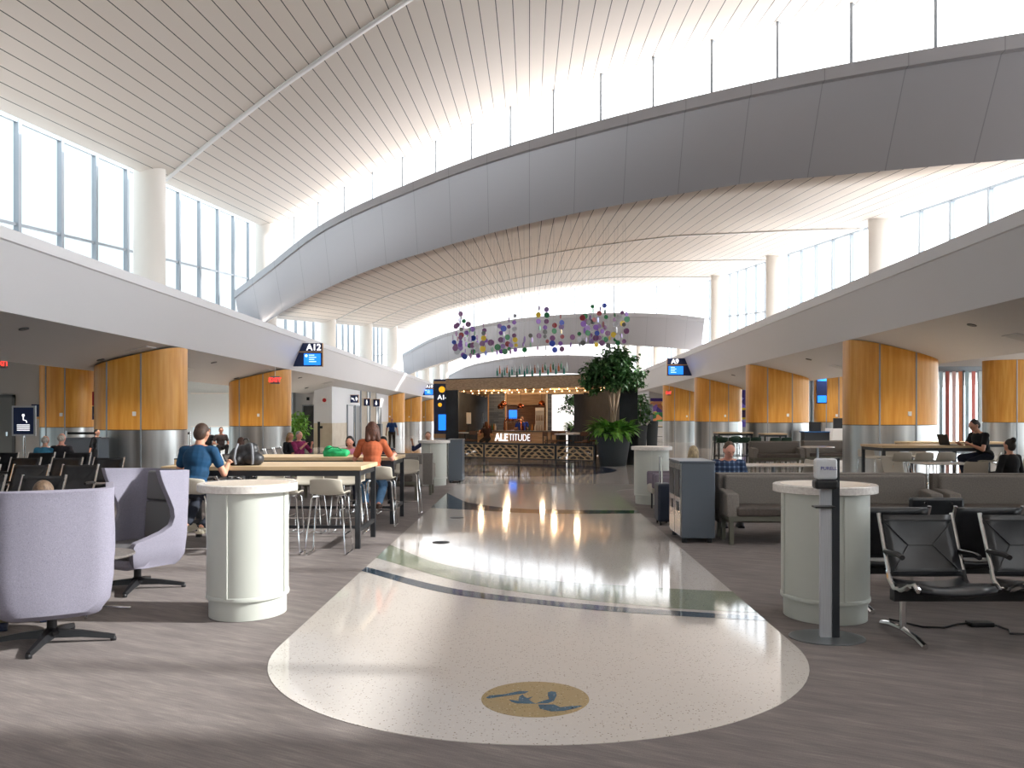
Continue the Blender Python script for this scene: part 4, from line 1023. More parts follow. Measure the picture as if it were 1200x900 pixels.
# railing with leaf cut panels
def leaf_panel(w,h,seed):
    rnd = random.Random(seed); cu = bpy.data.curves.new('c','CURVE'); cu.dimensions = '2D'; cu.fill_mode = 'BOTH'; cu.extrude = .012
    def sp(pts):
        s = cu.splines.new('POLY'); s.points.add(len(pts)-1)
        for i,p in enumerate(pts): s.points[i].co = (p[0],p[1],0,1)
        s.use_cyclic_u = True
    sp([(0,0),(w,0),(w,h),(0,h)])
    nx = 5; ny = 4
    for i in range(nx):
        for j in range(ny):
            cx = (i+.5+(.25 if j%2 else -.2))*w/nx; cy = (j+.5)*h/ny
            a = R(rnd.uniform(4,16)*(1 if (cx < w/2) else -1)); L = w/nx*.52*rnd.uniform(.8,1.0); W = h/ny*.56*rnd.uniform(.75,1.0)
            pts = []
            for k in range(12):
                q = 2*PI*k/12; x = L*math.cos(q); y = W*math.sin(q)*(1-.5*abs(math.cos(q)))
                pts.append((cx+x*math.cos(a)-y*math.sin(a), cy+x*math.sin(a)+y*math.cos(a)))
            sp([(min(w-.02,max(.02,p[0])),min(h-.015,max(.015,p[1]))) for p in pts])
    o = bpy.data.objects.new('c',cu); COL.objects.link(o); bpy.context.view_layer.update()
    me = bpy.data.meshes.new_from_object(o.evaluated_get(bpy.context.evaluated_depsgraph_get())); bpy.data.objects.remove(o); return me
RL = Vector((-2.95,32.3,0)); RR = Vector((2.22,28.95,0)); dr = (RR-RL).normalized(); rw = (RR-RL).length; ra_ = math.atan2(dr.y,dr.x)
pw = rw/4
t = thing('bar_railing','low black railing with leaf cut wooden panels before the bar','railing',RL,ra_)
gold = noisy('panel_tan',srgb(206,180,142),srgb(184,156,118),.45,(3,3,3))
for k in range(4):
    me = leaf_panel(pw-.1,.46,k+3); me.materials.clear(); me.materials.append(gold)
    o = bpy.data.objects.new('leaf_panel',me); COL.objects.link(o); o.parent = t; o.location = (k*pw+.05,0,.17); o.rotation_euler = (R(90),0,0)
    MB().box(k*pw-.03,k*pw+.03,-.03,.03,0,.68).build('post', darkmetal, t)
MB().box(rw-.03,rw+.03,-.03,.03,0,.68).build('post', darkmetal, t)
MB().box(0,rw,-.04,.04,.65,.70).box(0,rw,-.02,.02,.12,.16).build('rail', darkmetal, t)
# tables and chairs inside the bar
for i,(x,y) in enumerate(((-2.55,34.0),(1.45,31.0),(1.9,33.2))):
    t = thing('bar_table',['pale square table inside the railing at the left','pale square table inside the railing at the right, nearer','pale square table inside the railing at the right, farther'][i],'table',(x,y,0),ang,'tables inside the bar railing')
    MB().box(-.4,.4,-.35,.35,1.0,1.04).build('top', quartz, t); MB().cyl((0,0,.02),(0,0,1.0),.04).build('stem', darkmetal, t); MB().box(-.25,.25,-.25,.25,0,.02).build('foot', darkmetal, t)
for i,(x,y) in enumerate(((-2.3,33.2),(-2.65,34.9),(.75,31.0),(1.9,30.6),(1.35,32.4),(2.3,32.6),(.9,33.0))):
    t = thing('bar_chair','brown wooden bar chair inside the railing, %s from the left'%ORD[(0,1,2,5,4,6,3)[i]],'chair',(x,y,0),ang+(i%3)*1.3,'brown chairs inside the bar railing')
    MB().box(-.2,.2,-.2,.2,.72,.76).build('seat', dkwood, t); MB().box(-.2,.2,.17,.2,.95,1.1).build('backrest', dkwood, t)
    mb = MB()
    for sx in (-1,1):
        mb.box(sx*.18-.015,sx*.18+.015,-.2,-.17,0,.72).box(sx*.18-.015,sx*.18+.015,.17,.2,0,1.1)
    mb.box(-.18,.18,-.19,-.17,.3,.33).build('frame', darkmetal, t)
for i,(x,y) in enumerate(((-2.72,38),(-2.5,44),(3.35,32.2))):
    t = thing('posted_notice',['white notice on the left dark louvre, nearer','white notice on the left dark louvre, farther','white notice on the right dark louvre'][i],'notice',(x,y,0),0,'white notices on the louvres')
    MB().box(-.14,.14,-.02,.02,1.35,1.85).build('sheet', white, t); MB().cyl((0,.03,0),(0,.03,1.9),.012).build('post', darkmetal, t)

# ------------------------------------------------------------------ plants
def leaves(n, center, rad, size, seed, squash=1., clump=None, droop=.5):
    rnd = random.Random(seed); mb = MB()
    cl = [Vector((rnd.gauss(0,.5)*rad[0], rnd.gauss(0,.5)*rad[1], rnd.gauss(0,.45)*rad[2])) for _ in range(clump)] if clump else None
    for _ in range(n):
        if cl:
            c = rnd.choice(cl); p = Vector(center)+Vector((max(-rad[0],min(rad[0],c.x)),max(-rad[1],min(rad[1],c.y)),max(-rad[2],min(rad[2],c.z))))+Vector((rnd.gauss(0,.13),rnd.gauss(0,.13),rnd.gauss(0,.10)))*(rad[0])
        else:
            while True:
                q = Vector((rnd.uniform(-1,1),rnd.uniform(-1,1),rnd.uniform(-1,1)))
                if q.length < 1: break
            p = Vector(center)+Vector((q.x*rad[0],q.y*rad[1],q.z*rad[2]))
        L = size*rnd.uniform(.7,1.2); W = L*.26*squash
        M = Matrix.Translation(p) @ Matrix.Rotation(rnd.uniform(0,2*PI),4,'Z') @ Matrix.Rotation(rnd.uniform(-.2,1.1)*droop*2,4,'Y') @ Matrix.Rotation(rnd.uniform(-.6,.6),4,'X')
        mb.add([(0,0,0),(L*.35,W,.02*L),(L,0,-.12*L),(L*.35,-W,.02*L),(L*.4,0,-.04*L)],[(0,4,1),(1,4,2),(2,4,3),(3,4,0)],M)
    return mb
def big_planter(x,y,s,label,tree_label,shrub_label,nl=2600,seed=1,h_tree=4.05):
    t = thing('planter',label,'planter',(x,y,0),0,'round tapered planters')
    MB().lathe([(.42*s,0),(.44*s,.02),(.60*s,1.06*s),(.61*s,1.12*s),(.57*s,1.12*s),(.56*s,1.0*s)],40).build('pot', planter_m, t, True)
    MB().lathe([(.001,1.03*s),(.565*s,1.03*s)],32).build('soil', mat('soil',srgb(50,38,30),.9), t)
    tr = thing('ficus_tree',tree_label,'tree',(x,y,1.03*s))
    mb = MB(); rnd = random.Random(seed)
    base = 1.03*s
    for k in range(6):
        a = k*PI/3+.3; x1 = .20*s*math.cos(a)+.04; y1 = .2*s*math.sin(a)
        mb.tube([(.1*math.cos(a),.1*math.sin(a),-.05),(.06*math.cos(a+1),.06*math.sin(a+1),.4*s),(x1*.5,y1*.5,.9*s),(x1,y1,1.45*s),(x1*2.2,y1*2.2,2.0*s)],.03*s,7)
    mb.build('trunk', bark, tr, True)
    zc = (h_tree-.85*s)-base
    leaves(nl*2,(0,0,zc-.05),(.86*s,.85*s,.74*s),.17*s,seed,1.15,70).build('foliage', leaf1, tr)
    sh = thing('planter_shrub',shrub_label,'plant',(x,y,1.03*s))
    mb = MB(); rnd = random.Random(seed+9)
    for _ in range(int(nl*.16)):
        a = rnd.uniform(0,2*PI); L = rnd.uniform(.3,.58)*s; el = rnd.uniform(-.75,1.1); r0 = rnd.uniform(.1,.58)*s
        M = Matrix.Translation((r0*math.cos(a),r0*math.sin(a),rnd.uniform(.06,.28)*s)) @ Matrix.Rotation(a+rnd.uniform(-.5,.5),4,'Z') @ Matrix.Rotation(-el,4,'Y')
        W = .095*s
        mb.add([(0,0,0),(L*.5,W,.05*L),(L,0,-.25*L),(L*.5,-W,.05*L),(L*.5,0,.0)],[(0,4,1),(1,4,2),(2,4,3),(3,4,0)],M)
    mb.build('foliage', leaf2, sh)
big_planter(2.80,28.45,1.,'large dark grey planter at the right corner of the bar','bushy multi stemmed ficus tree in the large planter by the bar','bright green leafy plants around the foot of the ficus tree')
big_planter(2.65,47,.95,'dark planter seen through the back of the bar','small tree seen through the bar behind the tables','green plants under the tree seen through the bar',900,4,3.4)
def plant(label,x,y,h,r,m,n=260,pot=True,ph=.5):
    t = thing('potted_plant',label,'plant',(x,y,0))
    MB().lathe([(r*.5,0),(r*.62,ph),(r*.55,ph),(r*.5,ph-.04)],24).build('pot', planter_m, t, True)
    MB().cyl((0,0,ph-.05),(0,0,h-r),.02).build('stem', bark, t)
    leaves(n,(0,0,(h+ph)/2),(r,r,(h-ph)/2),.28,int(x*10)%97+3,1.1).build('foliage', m, t)
plant('leafy green potted plant beside the second left maple pillar',-13.2+.9,45.6,2.0,.55,leaf2,420)
plant('dark potted rubber plant right of the bar beyond the counter',6.0,46,3.0,.6,leaf1,420,ph=1.2)
t = thing('tall_bin','dark round bin with a pale curved arm right of the bar','bin',(6.7,47,0)); MB().lathe([(.35,0),(.42,1.45),(.38,1.45)],24).build('body', planter_m, t, True); MB().tube([(-.35,-.5,.0),(-.35,-.5,.9),(-.3,-.5,1.25),(-.1,-.5,1.5)],.05,8).build('curved_arm', white, t, True)
t = thing('banner_stand','blue printed banner stand by the far right wall','banner',(8.6,62,0)); MB().box(-.4,.4,-.02,.02,.05,2.6).build('sheet', noisy('banner_blue',srgb(60,80,110),srgb(170,176,186),.6,(3,1,1.2)), t); MB().box(-.4,.4,-.15,.15,0,.05).build('foot', darkmetal, t)

# ------------------------------------------------------------------ hanging disc sculpture
dc = {'plum':srgb(126,72,122),'violet':srgb(132,78,176),'lilac':srgb(160,130,190),'green':srgb(10,120,60),'blue':srgb(30,60,170),'grey':srgb(86,84,80),'red':srgb(150,24,36),'yellow':srgb(225,190,30),'silver':srgb(200,200,205),'black':srgb(30,30,34)}
dm = {k: mat('disc_'+k, v, .3) for k,v in dc.items()}
pal = ['plum','violet','plum','violet','green','green','blue','grey','violet','lilac','red','yellow','silver','silver','plum','lilac']
wire_m = mat('wire_steel',srgb(150,150,150),.4,.6)
CX, CY = .30, 27.6
def disc(mb, p, r, yaw, tilt=0):
    M = Matrix.Translation(p) @ Matrix.Rotation(yaw,4,'Z') @ Matrix.Rotation(R(90),4,'X')
    return mb.lathe([(r,-.006),(r,.006)],14,M)
strands = []
rnd = random.Random(11)
# x px of strand, y px of its discs (top, bottom)
sp_ = [(532,392,408),(535,380,412),(538,366,404),(541,369,416),(545,374,418),(549,376,405),(552,387,417),(555,380,412),(558,392,404),(561,397,417),(565,388,409),(568,382,414),(575,400,410),(579,398,402),(583,405,413),(587,375,412),(590,384,412),(596,374,409),(600,396,412),(604,364,410),(614,395,410),(622,394,404),(631,360,408),(640,358,408),(649,374,410),(658,366,409),(669,391,404),(678,390,404),(683,366,402),(686,370,398),(690,372,396),(693,358,400),(698,370,404),(702,357,396),(707,380,402),(710,355,398),(713,388,405),(720,364,398),(724,372,402),(730,364,400),(733,365,388)]
for i,(px,ya,yb) in enumerate(sp_):
    f = (px-(532+733)/2)/101.; f = max(-1,min(1,f))
    y = CY + (1 if i%2 else -1)*2.1*math.sqrt(max(0,1-f*f))*.8
    x = (px-620)*y/1000; z1 = 1.6+(490-ya)*y/1000; z0 = 1.6+(490-yb)*y/1000
    v = y+K*x; top = vault_h(2,x,v)
    t = thing('hanging_disc_strand','strand of coloured discs in the hanging sculpture, %s from the left'%(ORD[i] if i < 30 else ['thirty-first','thirty-second','thirty-third','thirty-fourth','thirty-fifth','thirty-sixth','thirty-seventh','thirty-eighth','thirty-ninth','fortieth','forty-first'][i-30]),'hanging ornament',(x,y,z0),0,'strands of the hanging disc sculpture')
    MB().cyl((0,0,0),(0,0,top-z0),.0035,n=4).build('wire', wire_m, t)
    z = z0
    while z <= z1+.02:
        c = rnd.choice(pal); r = rnd.uniform(.065,.1)
        disc(MB(),(rnd.uniform(-.05,.05),rnd.uniform(-.02,.02),z-z0),r,rnd.choice([0,.3,-.3,.5,1.2,-1.3,.1])).build('disc', dm[c], t)
        z += rnd.uniform(.14,.24)
# glass bottles hung over the bar
bg = [mat('hung_bottle%d'%i,c,.12,Transmission_Weight=.4) for i,c in enumerate([srgb(30,140,120),srgb(40,110,70),srgb(200,214,214),srgb(190,110,60),srgb(60,150,140)])]
for k in range(28):
    u = k/27; x = -1.25+2.65*u; y = 33.6-1.9*u; z = 3.26+(.10*math.sin(k*2.1)+.08*u)
    t = thing('hanging_bottle','glass bottle hung on a wire over the bar roof, %s from the left'%ORD[k],'bottle',(x,y,z),0,'bottles hung above the bar roof')
    MB().lathe([(.04,0),(.04,.17),(.015,.24),(.015,.31),(.001,.312)],10).build('glass', bg[(k*3+k//4)%5], t, True)
    MB().cyl((0,0,.3),(0,0,vault_h(2,x,y+K*x)-z),.003,n=4).build('wire', wire_m, t)

# ------------------------------------------------------------------ soffit fittings
n_v = 0
for side,xs,slope in ((-1,(-10.6,-11.7),None),(1,(9.6,10.7),None)):
    for i in range(7):
        y = 12.5+10.8*i/1.0*.5+ (0 if side < 0 else .6)
        for j,x in enumerate(xs):
            z = (3.63-(abs(x)-10.0)*.254) if side < 0 else (3.79-(x-8.95)*.254)
            sd = 'left' if side < 0 else 'right'
            if (i+j)%2 == 0:
                t = thing('ceiling_vent','slotted vent in the %s soffit, %s row from the camera, %s'%(sd,ORD[i],['inner','outer'][j]),'vent',(x,y,z),0,'%s soffit vents'%sd)
                an = R(14.3)*(1 if side < 0 else 1)*(1 if side < 0 else 1)
                M = Matrix.Rotation(-R(14.3) if side < 0 else R(14.3),4,'Y') 
                MB().box(-.3,.3,-.3,.3,-.02,-.002,M).build('frame', soffit_m, t); MB().box(-.24,.24,-.24,.24,-.024,-.0201,M).build('grille', wallgrey, t)
            else:
                t = thing('ceiling_light','small recessed downlight in the %s soffit, %s row from the camera, %s'%(sd,ORD[i],['inner','outer'][j]),'ceiling light',(x,y,z),0,'%s soffit downlights'%sd)
                M = Matrix.Rotation(-R(14.3) if side < 0 else R(14.3),4,'Y')
                MB().lathe([(.07,-.02),(.1,-.02),(.1,-.001),(.07,-.001)],20,M).build('trim_ring', darkmetal, t); MB().lathe([(.001,-.012),(.07,-.012)],20,M).build('lens', emit('lens%d%d%d'%(side,i,j),(1,.85,.6),3), t)

# ------------------------------------------------------------------ stand sign, partition, belts at left
t = thing('info_stand','navy accessibility notice on a stand at the far left','sign',(-14.2,24.0,0))
MB().box(-.33,.33,-.03,.03,1.1,1.95).build('frame', alu, t); MB().box(-.28,.28,-.04,-.031,1.15,1.9).build('poster', navy, t); MB().cyl((0,0,0),(0,0,1.1),.03).build('post', chrome, t); MB().lathe([(.2,0),(.2,.02)],20).build('foot', chrome, t)
mb = MB().lathe([(.001,0),(.04,0),(.04,.004)],12,Matrix.Translation((0,-.041,1.68)) @ rot).tube([(0,-.045,1.65),(.0,-.045,1.55),(.08,-.045,1.53),(.1,-.045,1.47)],.014,5)
for q in range(4): mb.box(-.18,.18,-.044,-.041,1.25+.05*q,1.27+.05*q)
mb.build('symbol', signwhite, t)
t = thing('wave_partition','wooden framed partition panel with painted blue waves at the left edge','partition',(-13.2,20.8,0))
MB().box(-1.2,.2,-.03,.03,.2,1.32).build('panel', orangewood, t); MB().box(-1.2,.25,-.04,.04,1.32,1.37).box(.2,.25,-.04,.04,0,1.32).box(-1.25,-1.2,-.04,.04,0,1.37).build('frame', shell, t)
for q in range(5): MB().tube([(-1.15+.15*k,-.035,1.02+.05*q+.05*math.sin(k*.9)) for k in range(10)],.012,5).build('painted_wave', mat('wave%d'%q,[srgb(40,60,120),srgb(60,110,160),srgb(90,150,190)][q%3],.6), t)
for i in range(3):
    t = thing('belt_post','chrome queue post with a black belt behind the elderly couple, %s from the left'%ORD[i],'post',(-14.2+1.9*i,26.2,0),0,'queue posts at the left')
    MB().cyl((0,0,0),(0,0,1.2),.03).build('post', chrome, t); MB().lathe([(.18,0),(.18,.02)],20).build('foot', blackp, t)
    if i < 2: MB().box(0.03,1.87,-.01,.01,1.1,1.17).build('belt', blackp, t)
t = thing('wall_sign','red and navy gate flag sign between the left pillars','sign',(-13.9,27.4,1.55)); MB().box(-.12,.12,-.02,.02,.45,.9).build('red_panel', mat('flag_red',srgb(170,30,40),.5), t); MB().box(-.12,.12,-.02,.02,0,.43).build('navy_panel', navy, t); MB().cyl((0,.03,-1.55),(0,.03,.95),.02).build('post', mull, t)
text('14',.2,'lettering',signwhite,t,(0,-.025,.6),ext=.002); text('A',.2,'lettering',signwhite,t,(0,-.025,.2),ext=.002)
t = thing('room_sign','small navy room sign on the grey wall beside the exit door','sign',(-17.9,30.97,1.85)); MB().box(-.15,.15,-.03,0,-.2,.25).build('board', navy, t); MB().box(-.15,.15,-.031,0,-.28,-.2).build('wood_strip', orangewood, t)

# ------------------------------------------------------------------ people
def ik(a, c, l1, l2, hint):
    d = c-a; L = d.length
    if L > (l1+l2)*.999: c = a+d*((l1+l2)*.999/L); d = c-a; L = d.length
    x = (l1*l1-l2*l2+L*L)/(2*L); h = math.sqrt(max(0,l1*l1-x*x)); u = d/L
    hv = Vector(hint); hv = (hv-u*hv.dot(u))
    hv = hv.normalized() if hv.length > 1e-4 else u.orthogonal()
    return a+u*x+hv*h, c
def cloth(c, name='cloth', c2=None, sc=8): 
    return noisy(name, srgb(*c), srgb(*(c2 or tuple(max(0,int(q*.82)) for q in c))), .85, (sc,sc,sc), bump=.12)
def person(label, loc, rz, hip, lean, hands, feet, shirt, pants, hair, head=(0,0), sm=skin, hairstyle='short', shoe=(40,40,44), s=1., sleeve=.55, vox=.012, elbow=((-.45,.35,-1),(.45,.35,-1)), shirt_m=None, glass_=False, wd=1.0, legs=True):
    u = Vector((0,-math.sin(R(lean)),math.cos(R(lean)))); P = Vector((0,0,hip))
    chest = P+u*.30*s; nb = P+u*.50*s; sh = P+u*.425*s
    f_ = Vector((0,-math.cos(R(lean)),-math.sin(R(lean))))
    SL = [sh+Vector((-.175*s*wd,0,0)), sh+Vector((.175*s*wd,0,0))]
    HL = [P+Vector((-.09*s,0,0)), P+Vector((.09*s,0,0))]
    B = MB()  # body
    Mt = Matrix.Translation(P) @ Matrix.Rotation(R(lean),4,'X')
    def tor(mb,e,belly=0):
        mb.ell((0,0,.02*s),((.155*wd+e)*s,(.115+e)*s,(.12+e)*s),Mt)
        mb.ell((0,-.01-belly*.04,.18*s),((.135*wd+e+belly*.02)*s,(.10+e+belly*.03)*s,(.15+e)*s),Mt)
        mb.ell((0,0,.33*s),((.16*wd+e)*s,(.112+e)*s,(.16+e)*s),Mt)
    tor(B,0)
    B.capsule(SL[0],SL[1],.052*s,.052*s)
    for q in SL: B.capsule(q,nb-u*.03*s,.045*s,.05*s)
    # head
    Mh = Matrix.Translation(nb-u*.02*s) @ Matrix.Rotation(R(head[1]),4,'Z') @ Matrix.Rotation(R(lean*.5+head[0]),4,'X')
    B.capsule(nb-u*.08*s, Mh @ Vector((0,-.005,.07*s)), .062*s, .052*s)
    hc = (0,-.02*s,.165*s)
    B.ell(hc,(.074*s,.092*s,.102*s),Mh); B.ell((0,-.045*s,.115*s),(.052*s,.058*s,.062*s),Mh); B.ell((0,-.108*s,.15*s),(.013*s,.022*s,.024*s),Mh); B.ell((0,-.095*s,.185*s),(.05*s,.018*s,.012*s),Mh); B.ell((0,-.098*s,.105*s),(.024*s,.012*s,.01*s),Mh)
    for sx in (-1,1): B.ell((sx*.076*s,-.005*s,.155*s),(.012*s,.02*s,.03*s),Mh)
    Sh = MB(); Tr = MB(); Fo = MB(); tor(Sh,.016); 
    Sh.capsule(SL[0],SL[1],.064*s,.064*s)
    for q in SL: Sh.capsule(q,nb-u*.055*s,.055*s,.05*s)
    for i,sx in enumerate((-1,1)):
        hand = Vector(hands[i]); el, hand = ik(SL[i],hand,.29*s,.26*s,elbow[i])
        B.capsule(SL[i],el,.047*s,.038*s); B.capsule(el,hand,.038*s,.025*s)
        d = (hand-el).normalized(); side = d.cross(Vector((0,0,1))); side = side.normalized() if side.length > .1 else Vector((1,0,0)); nrm = side.cross(d)
        pc = hand+d*.05*s; B.capsule(hand,pc,.024*s,.034*s,8)
        for q in range(4):
            off = side*(q-1.5)*.019*s; ln = (.062,.07,.066,.05)[q]*s
            a = pc+off+d*.02*s; k1 = a+d*ln*.55-nrm*.004; k2 = k1+d*ln*.4-nrm*.022*s
            B.capsule(a,k1,.0095*s,.009*s,6); B.capsule(k1,k2,.009*s,.0075*s,6)
        th = side*(-sx)*.03*s; B.capsule(hand+d*.02*s+th*.6,hand+d*.06*s+th*1.5-nrm*.01,.011*s,.009*s,6)
        e2 = SL[i].lerp(el,sleeve) if sleeve <= 1 else el
        Sh.capsule(SL[i],e2,.06*s,.057*s)
        if sleeve > 1: Sh.capsule(el,el.lerp(hand,min(.95,sleeve-1)),.052*s,.036*s)
        if legs:
            ft = Vector(feet[i]); an = ft+Vector((0,.0,.08*s)); kn, an = ik(HL[i],an,.43*s,.42*s,(sx*.15,-1,.25))
            B.capsule(HL[i],kn,.08*s,.055*s); B.capsule(kn,an,.052*s,.036*s); B.capsule(an,ft+Vector((0,-.12*s,.035*s)),.036*s,.03*s)
            Tr.capsule(HL[i],kn,.096*s,.072*s); Tr.capsule(kn,kn.lerp(an,.92),.07*s,.055*s)
            Fo.ell(ft+Vector((0,-.06*s,.045*s)),(.05*s,.135*s,.045*s)); Fo.box(-.045*s+ft.x,.045*s+ft.x,ft.y-.18*s,ft.y+.07*s,ft.z+.002,ft.z+.03*s)
    Tr.ell((0,0,0),(.17*s*wd,.13*s,.12*s),Mt)
    o = B.build('person', sm, None, voxel=vox); o.location = loc; o.rotation_euler = (0,0,rz); tag(o,label,'person')
    Sh.build('shirt', shirt_m or cloth(shirt,'shirt_'+str(len(bpy.data.objects))), o, voxel=vox)
    if legs:
        Tr.build('trousers', cloth(pants,'pants_'+str(len(bpy.data.objects))), o, voxel=vox)
        Fo.build('shoes', mat('shoe_'+str(len(bpy.data.objects)),srgb(*shoe),.5), o, voxel=vox)
    if hair:
        Hm = noisy('hair_'+str(len(bpy.data.objects)), srgb(*hair), srgb(*tuple(int(q*.7) for q in hair)), .6, (60,60,20), bump=.5)
        H = MB()
        if hairstyle == 'balding': H.ell((0,.018*s,.165*s),(.078*s,.082*s,.078*s),Mh)
        else: H.ell((0,.004*s,.19*s),(.08*s,.092*s,.09*s),Mh); H.ell((0,.035*s,.15*s),(.076*s,.07*s,.09*s),Mh)
        if hairstyle in ('long','ponytail','bob'):
            H.ell((0,.04*s,.12*s),(.085*s,.065*s,.11*s),Mh)
            for sx in (-1,1): H.capsule(Mh @ Vector((sx*.07*s,.0,.17*s)), Mh @ Vector((sx*.075*s,.03*s,.05*s)),.025*s,.03*s)
        if hairstyle in ('long','ponytail'): H.capsule(Mh @ Vector((0,.07*s,.1*s)), Mh @ Vector((0,.1*s,-.05*s)),.07*s,.045*s)
        if hairstyle == 'loose':
            for sx in (-1,0,1): H.capsule(Mh @ Vector((sx*.05*s,.03,.17*s)), Mh @ Vector((sx*.075*s,.07*s,-.01*s)),.055*s,.045*s)
            H.ell((0,.05*s,.1*s),(.1*s,.07*s,.11*s),Mh)
        if hairstyle == 'bun': H.ell((0,.07*s,.25*s),(.05*s,.05*s,.055*s),Mh)
        H.build('hair', Hm, o, voxel=vox)
    E = MB()
    for sx in (-1,1): E.ell((sx*.028*s,-.102*s,.165*s),(.009*s,.008*s,.006*s),Mh,8)
    E.build('eyes', blackp, o)
    MB().ell((0,-.106*s,.108*s),(.022*s,.006*s,.004*s),Mh,8).build('mouth', mat('lips_%d'%len(bpy.data.objects),srgb(150,80,74),.5), o)
    if glass_: MB().tube([Mh @ Vector(((.05 if False else -.05)*s,-.108*s,.165*s)),Mh @ Vector((.05*s,-.108*s,.165*s))],.004,5).build('spectacles', blackp, o)
    return o
stand = [(-.1,0,0),(.1,0,0)]
def sit_feet(h=.0, fwd=-.42, w=.12): return [(-w,fwd,h),(w,fwd,h)]
# man in blue T-shirt on stool, facing away to the table (+Y): rz = 180
person('man in a dark blue T-shirt seated at the front high table, back to the camera',(-3.98,10.12,0),PI+R(-8),.78,16,[(-.22,-.42,1.04),(.22,-.40,1.04)],[(-.14,.06,.24),(.14,-.1,.24)],(8,66,104),(40,44,58),(82,58,44),(8,0),hairstyle='short',shoe=(190,180,160),s=1.04,vox=.009,wd=1.0)
person('woman in an orange top and jeans with a brown ponytail at the rear high table',(-2.32,12.6,0),PI+R(6),.82,10,[(-.3,-.4,1.04),(.25,-.42,1.04)],[(-.1,-.02,.26),(.1,-.1,.26)],(204,106,66),(96,136,176),(96,54,36),(6,10),hairstyle='loose',shoe=(60,40,30),s=.98,vox=.009,sleeve=.7,sm=skin2,wd=.9)
person('child in pink with dark hair bending over the rear high table beside the green bag',(-2.95,14.15,0),0,.72,6,[(-.2,-.3,1.02),(.2,-.3,1.02)],sit_feet(.2,-.2),(222,140,168),(70,70,90),(24,20,20),(22,0),hairstyle='bob',s=.8,sleeve=1.6,vox=.011,sm=skin2)
person('child with short black hair at the rear high table beside the woman in orange',(-2.42,14.2,0),R(6),.72,8,[(-.2,-.32,1.02),(.2,-.32,1.02)],sit_feet(.2,-.2),(50,60,80),(50,50,60),(18,16,18),(26,0),s=.8,vox=.011)
person('man in a blue vest standing on the far left walkway',(-6.75,42,0),R(10),.92,2,[(-.28,-.1,.85),(.28,-.12,.85)],[(-.12,-.1,0),(.12,.08,0)],(44,84,150),(70,64,58),(150,140,130),(0,0),hairstyle='balding',s=.94,vox=.014)
person('man with reddish face leaning at the far left round counter, in dark blue',(-2.55,21.9,0),R(-25),.55,10,[(-.3,-.35,1.0),(.2,-.2,.7)],sit_feet(),(40,46,80),(50,50,60),(110,86,70),(5,30),s=.95,vox=.014,sleeve=1.5)
person('blonde woman in dark clothes seated beside the man in magenta',(-6.75,24.0,0),R(60),.46,4,[(-.15,-.3,.62),(.15,-.3,.62)],sit_feet(0,-.45),(30,32,40),(40,40,44),(178,140,96),(0,0),hairstyle='long',s=.98,vox=.014,sleeve=1.8)
person('grey haired man in a magenta shirt holding a phone in the left seating',(-6.35,23.6,0),R(55),.46,-4,[(-.12,-.34,.86),(.14,-.34,.88)],sit_feet(0,-.45),(150,40,96),(70,70,84),(170,166,160),(6,0),s=1.04,vox=.013,sleeve=1.4,sm=skin2)
person('person with brown hair seated before the second left pillar, back to the camera',(-6.75,20.0,0),R(170),.44,0,[(-.2,-.3,.6),(.2,-.3,.6)],sit_feet(0,-.45),(60,40,44),(40,40,44),(92,54,38),hairstyle='long',s=.95,vox=.014)
person('dark haired person in black seated between the left pillars, nearer the pale wall',(-12.6,33.5,0),R(20),.46,0,[(-.2,-.3,.6),(.2,-.3,.6)],sit_feet(),(30,30,36),(40,40,44),(26,22,22),s=1.,vox=.016)
person('dark haired person in grey seated beside the one in black between the left pillars',(-12.0,33.2,0),R(30),.46,8,[(-.2,-.3,.6),(.2,-.3,.6)],sit_feet(),(70,60,60),(40,40,44),(34,28,26),s=1.05,vox=.016)
person('elderly person in a light blue shirt in the far left seating',(-10.9,19.2,0),PI+R(5),.46,2,[(-.2,-.3,.6),(.2,-.3,.6)],sit_feet(),(70,150,190),(60,60,66),(206,198,188),hairstyle='balding',s=1.,vox=.014)
person('elderly person with white hair in dark clothes beside the one in light blue',(-10.55,19.25,0),PI,.48,0,[(-.2,-.3,.6),(.2,-.3,.6)],sit_feet(),(36,34,40),(60,60,66),(210,196,184),hairstyle='balding',s=1.04,vox=.014,sm=skin2)
person('person in black standing behind the left seating near the queue posts',(-11.5,22.7,0),R(80),.72,0,[(-.3,.0,.62),(.3,.0,.62)],stand,(20,20,24),(30,30,34),(40,30,26),s=.78,vox=.014,sleeve=1.)
